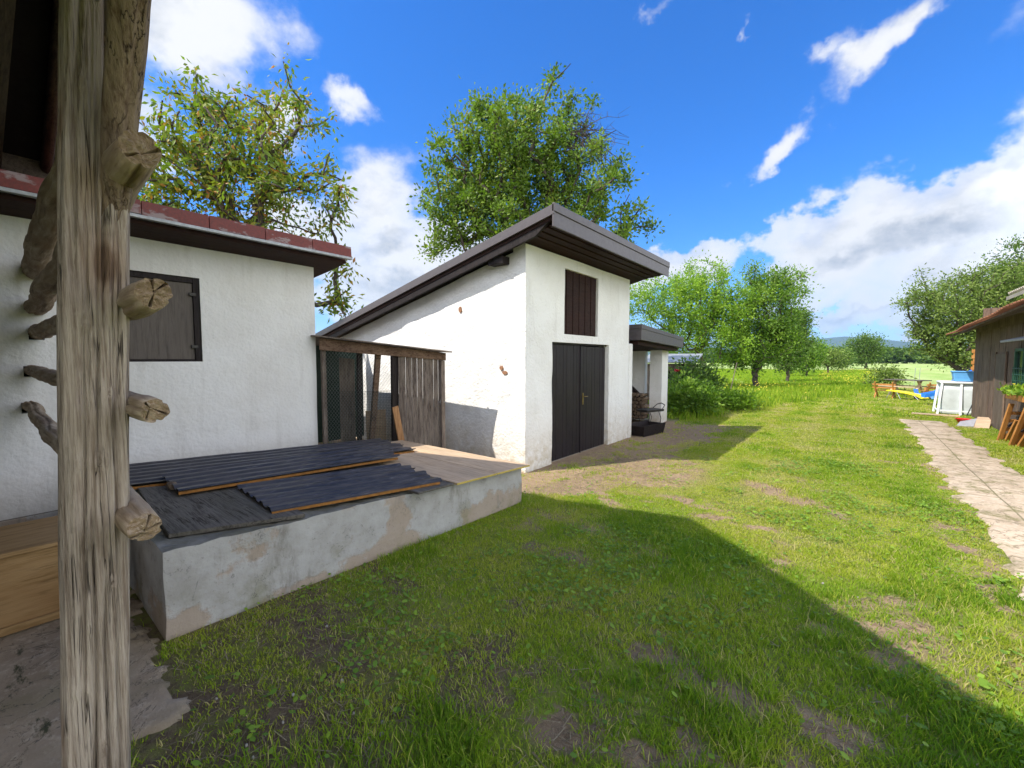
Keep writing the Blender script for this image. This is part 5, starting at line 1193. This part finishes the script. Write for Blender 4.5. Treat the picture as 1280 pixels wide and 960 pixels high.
# framed pool
PL_ = thing('framed_pool', 'white framed above-ground pool with pale grey liner behind the brown house corner', 'pool', (2.15, 18.75, 0))
pw, pl_, ph_ = 2.3, .8, 1.0
m_ = MB()
for (a, b) in (((0, 0), (pw, 0)), ((pw, 0), (pw, pl_)), ((pw, pl_), (0, pl_)), ((0, pl_), (0, 0))): m_.bar((a[0], a[1], ph_), (b[0], b[1], ph_), .10, .05)
m_.build('top_rail', M['white_paint'], PL_, .01)
for x_, y_ in ((0, 0), (.42, 0), (.92, 0), (1.6, 0), (pw, 0), (0, pl_)):
    m_ = MB(); fx = -.08 if x_ == 0 else 0; fy = -.08 if y_ == 0 else 0
    m_.bar((x_ + fx, y_ + fy, 0), (x_, y_, ph_ - .03), .055, .055); m_.build('upright', M['white_paint'], PL_, .006)
m_ = MB(); m_.bar((-.05, -.06, .12), (pw, -.06, .12), .03, .05); m_.bar((-.06, -.05, .12), (-.06, pl_, .12), .03, .05); m_.build('lower_rail', M['white_paint'], PL_, .004)
V = []; Fc = []
per = [(x_, 0.03) for x_ in np.linspace(.03, pw - .03, 40)] + [(pw - .03, y_) for y_ in np.linspace(.06, pl_ - .03, 30)] + [(x_, pl_ - .03) for x_ in np.linspace(pw - .06, .03, 40)] + [(.03, y_) for y_ in np.linspace(pl_ - .06, .06, 30)]
for z_ in np.linspace(.02, .97, 10):
    for (x_, y_) in per: bul = .03 * math.sin(z_ * 3.1) * (1 + .5 * math.sin(x_ * 12) * math.sin(y_ * 12 + 1)); V.append((x_ - bul * (x_ < .1), y_ - bul * (y_ < .1), z_))
npn = len(per)
for j in range(9):
    for k in range(npn): Fc.append((j * npn + k, j * npn + (k + 1) % npn, (j + 1) * npn + (k + 1) % npn, (j + 1) * npn + k))
Fc.append(tuple(8 * npn + k for k in range(npn)))
mb = MB(); mb.v = V; mb.f = Fc; mb.build('liner', M['liner'], PL_, smooth=True)
m_ = MB(); m_.tube([(.70, -.42, 0), (1.02, -.14, .95)], .014, 6); o = m_.build('leaning_stick', M['metal'], None); o.location = (2.0, 18.75, 0); o.location.x = 1.95; props(o, 'dark stick leaning against the white pool frame', 'stick')
o = MB().box((-.5, -.12, 0), (.55, .12, .03)).build('loose_board', M['ply'], None, .004); o.location = (1.95, 18.2, .012); o.rotation_euler = (0, 0, R(-8)); props(o, 'pale board lying flat on the grass before the pool', 'board')
# blue tub on the pool
TB = thing('blue_tub', 'light blue plastic tub standing on the pool edge', 'tub', (2.62, 18.95, 1.03))
m_ = MB(); m_.hexa([(-.20, -.14, 0), (.20, -.14, 0), (.20, .14, 0), (-.20, .14, 0)], [(-.25, -.18, .30), (.25, -.18, .30), (.25, .18, .30), (-.25, .18, .30)]); m_.build('body', M['lightblue'], TB, .03, seg=3)
MB().box((-.265, -.195, .29), (.265, .195, .325)).build('rim', M['lightblue'], TB, .012)
# blue slide beyond
SL = thing('blue_slide', 'bright blue plastic slide descending beside the pool', 'slide', (2.45, 22.3, 0), R(8))
pth = [(-.40, 0, .30), (-.05, 0, .40), (.35, 0, .76), (.75, 0, 1.10), (1.2, 0, 1.42), (1.55, 0, 1.45)]
m_ = MB()
for a, b in zip(pth[:-1], pth[1:]):
    m_.hexa([(a[0], -.22, a[2] - .02), (b[0], -.22, b[2] - .02), (b[0], .22, b[2] - .02), (a[0], .22, a[2] - .02)], [(a[0], -.22, a[2]), (b[0], -.22, b[2]), (b[0], .22, b[2]), (a[0], .22, a[2])])
    for s_ in (-1, 1): m_.hexa([(a[0], s_ * .22 - .015, a[2] - .02), (b[0], s_ * .22 - .015, b[2] - .02), (b[0], s_ * .22 + .015, b[2] - .02), (a[0], s_ * .22 + .015, a[2] - .02)], [(a[0], s_ * .24 - .015, a[2] + .12), (b[0], s_ * .24 - .015, b[2] + .12), (b[0], s_ * .24 + .015, b[2] + .12), (a[0], s_ * .24 + .015, a[2] + .12)])
m_.build('chute', M['blue'], SL)
for x_, z_ in ((1.55, 1.4), (1.8, 1.42)):
    for s_ in (-.2, .2): MB().bar((x_ + .15, s_, 0), (x_, s_, z_), .05, .05).build('leg', M['lightblue'], SL, .006)
# bicycle handlebar and frame seen above the pool
def ring_tube(c, r, th, n=22, ax='y'):
    return [(c[0] + r * math.cos(k * 6.2832 / n), c[1], c[2] + r * math.sin(k * 6.2832 / n)) for k in range(n + 1)]
BI = thing('bicycle', 'bicycle with pale handlebar parked behind the pool', 'bicycle', (3.75, 23.6, .45), R(10))
for x_ in (-.5, .5): wl = MB().tube(ring_tube((x_, 0, .33), .31, .02), .02, 6).build('wheel', M['metal'], BI, smooth=True)
m_ = MB()
for a, b in (((-.5, 0, .33), (-.1, 0, .35)), ((-.1, 0, .35), (-.25, 0, .85)), ((-.5, 0, .33), (-.22, 0, .75)), ((-.1, 0, .35), (.35, 0, .85)), ((-.22, 0, .78), (.35, 0, .88)), ((.35, 0, .95), (.5, 0, .33))): m_.tube([a, b], .018, 6)
m_.build('frame', M['zinc'], BI); MB().tube([(.28, -.3, 1.0), (.36, -.1, 1.0), (.36, .1, 1.0), (.28, .3, 1.0)], .015, 6).build('handlebar', M['white_paint'], BI, smooth=True)
MB().box((-.38, -.06, .88), (-.15, .06, .93)).build('saddle', M['metal'], BI, .015)
BI2_base = MB().box((-.6, -.3, 0), (.7, .3, .45)); o = BI2_base.build('low_platform', M['greywood'], None, .02); o.location = (3.75, 23.6, 0); o.rotation_euler = (0, 0, R(10)); props(o, 'low grey wooden platform behind the pool carrying the bicycle', 'platform')
# tall orange wooden panel behind the pool
OP = thing('play_tower', 'orange wooden play tower post and panel against the brown house corner', 'play tower', (3.38, 21.8, 0))
for x_ in (-.12, .12): MB().bar((x_, 0, 0), (x_, 0, 2.05), .07, .07).build('post', M['orange'], OP, .006)
for z_ in (1.2, 1.4, 1.6, 1.8, 2.0): MB().box((-.2, -.05, z_ - .06), (.2, -.036, z_ + .06)).build('slat', M['orange'], OP, .004)

# ------------------------------------------------------------------ the play and picnic corner in the field edge
def garden_bench(label, loc, rz):
    r_ = thing('garden_bench', label, 'bench', loc, rz, 'orange wooden benches round the picnic table'); r_.scale = (.8, .8, .75)
    for s_ in (-.38, .38):
        MB().bar((-.3, s_, 0), (.12, s_, .62), .07, .06, (0, 1, 0)).build('leg', M['orange'], r_, .006)
        MB().bar((.34, s_, 0), (-.16, s_, .56), .07, .06, (0, 1, 0)).build('leg', M['orange'], r_, .006)
        MB().bar((-.18, s_, .40), (-.40, s_, .95), .07, .06, (0, 1, 0)).build('back_post', M['orange'], r_, .006)
    for k in range(3): MB().box((-.14 + k * .15, -.5, .42), (-.02 + k * .15, .5, .45)).build('seat_slat', M['orange'], r_, .005)
    for k in range(2): MB().bar((-.25 - k * .08, -.5, .62 + k * .18), (-.25 - k * .08, .5, .62 + k * .18), .03, .10).build('back_slat', M['orange'], r_, .005)
    return r_
garden_bench('orange wooden bench facing the table from the field side', (1.10, 25.2, 0), R(75))
garden_bench('orange wooden bench standing between the yellow seat and the blue slide', (2.75, 26.0, 0), R(110))
TP = thing('picnic_table', 'dark-topped wooden picnic table with pale legs in the grass', 'picnic table', (1.95, 27.3, 0), R(-35))
for k in range(5): MB().box((-.75, -.38 + k * .155, .72), (.75, -.24 + k * .155, .76)).build('top_board', M['darkboard'], TP, .004)
for s_ in (-.5, .5):
    MB().bar((s_, -.35, 0), (s_, .1, .72), .09, .06).build('leg', M['ply'], TP, .004); MB().bar((s_, .35, 0), (s_, -.1, .72), .09, .06).build('leg', M['ply'], TP, .004)
for s_ in (-.62, .62): MB().box((-.75, s_ - .12, .42), (.75, s_ + .12, .46)).build('bench_board', M['ply'], TP, .004)
LG = thing('sun_lounger', 'bright yellow reclining lounger on thin metal legs in the grass', 'lounger', (1.78, 24.6, 0), R(-38)); LG.scale = (.72, .72, .9)
m_ = MB(); q = [(-.95, .42), (-.5, .40), (.1, .34), (.65, .26), (.95, .14)]
for a, b in zip(q[:-1], q[1:]): m_.plate([(a[0], -.28, a[1]), (b[0], -.28, b[1]), (b[0], .28, b[1]), (a[0], .28, a[1])], .05)
m_.build('cushion', M['yellow'], LG, .01)
for s_ in (-.26, .26):
    for x_, x2 in ((-.7, -.95), (-.4, -.15), (.5, .8)): MB().tube([(x_, s_, .38 if x_ < .4 else .26), (x2, s_, .0)], .014, 5).build('leg', M['zinc'], LG)
BR = thing('blue_toy_car', 'small blue plastic play seat between the bench legs', 'toy', (2.35, 24.9, 0), R(-30))
m_ = MB(); m_.hexa([(-.28, -.15, .05), (.28, -.15, .05), (.28, .15, .05), (-.28, .15, .05)], [(-.22, -.14, .26), (.22, -.14, .26), (.22, .14, .26), (-.22, .14, .26)]); m_.build('body', M['lightblue'], BR, .03, seg=3)
MB().plate([(-.28, -.13, .26), (-.22, -.13, .26), (-.22, .13, .26), (-.28, .13, .26)], .02).build('seat', M['blue'], BR); MB().hexa([(-.28, -.13, .2), (-.24, -.13, .2), (-.24, .13, .2), (-.28, .13, .2)], [(-.34, -.13, .45), (-.30, -.13, .45), (-.30, .13, .45), (-.34, .13, .45)]).build('backrest', M['blue'], BR, .01)
for x_ in (-.2, .2):
    for s_ in (-.16, .16): MB().tube([(x_, s_ - .03, .08), (x_, s_ + .03, .08)], .08, 12).build('wheel', M['metal'], BR)
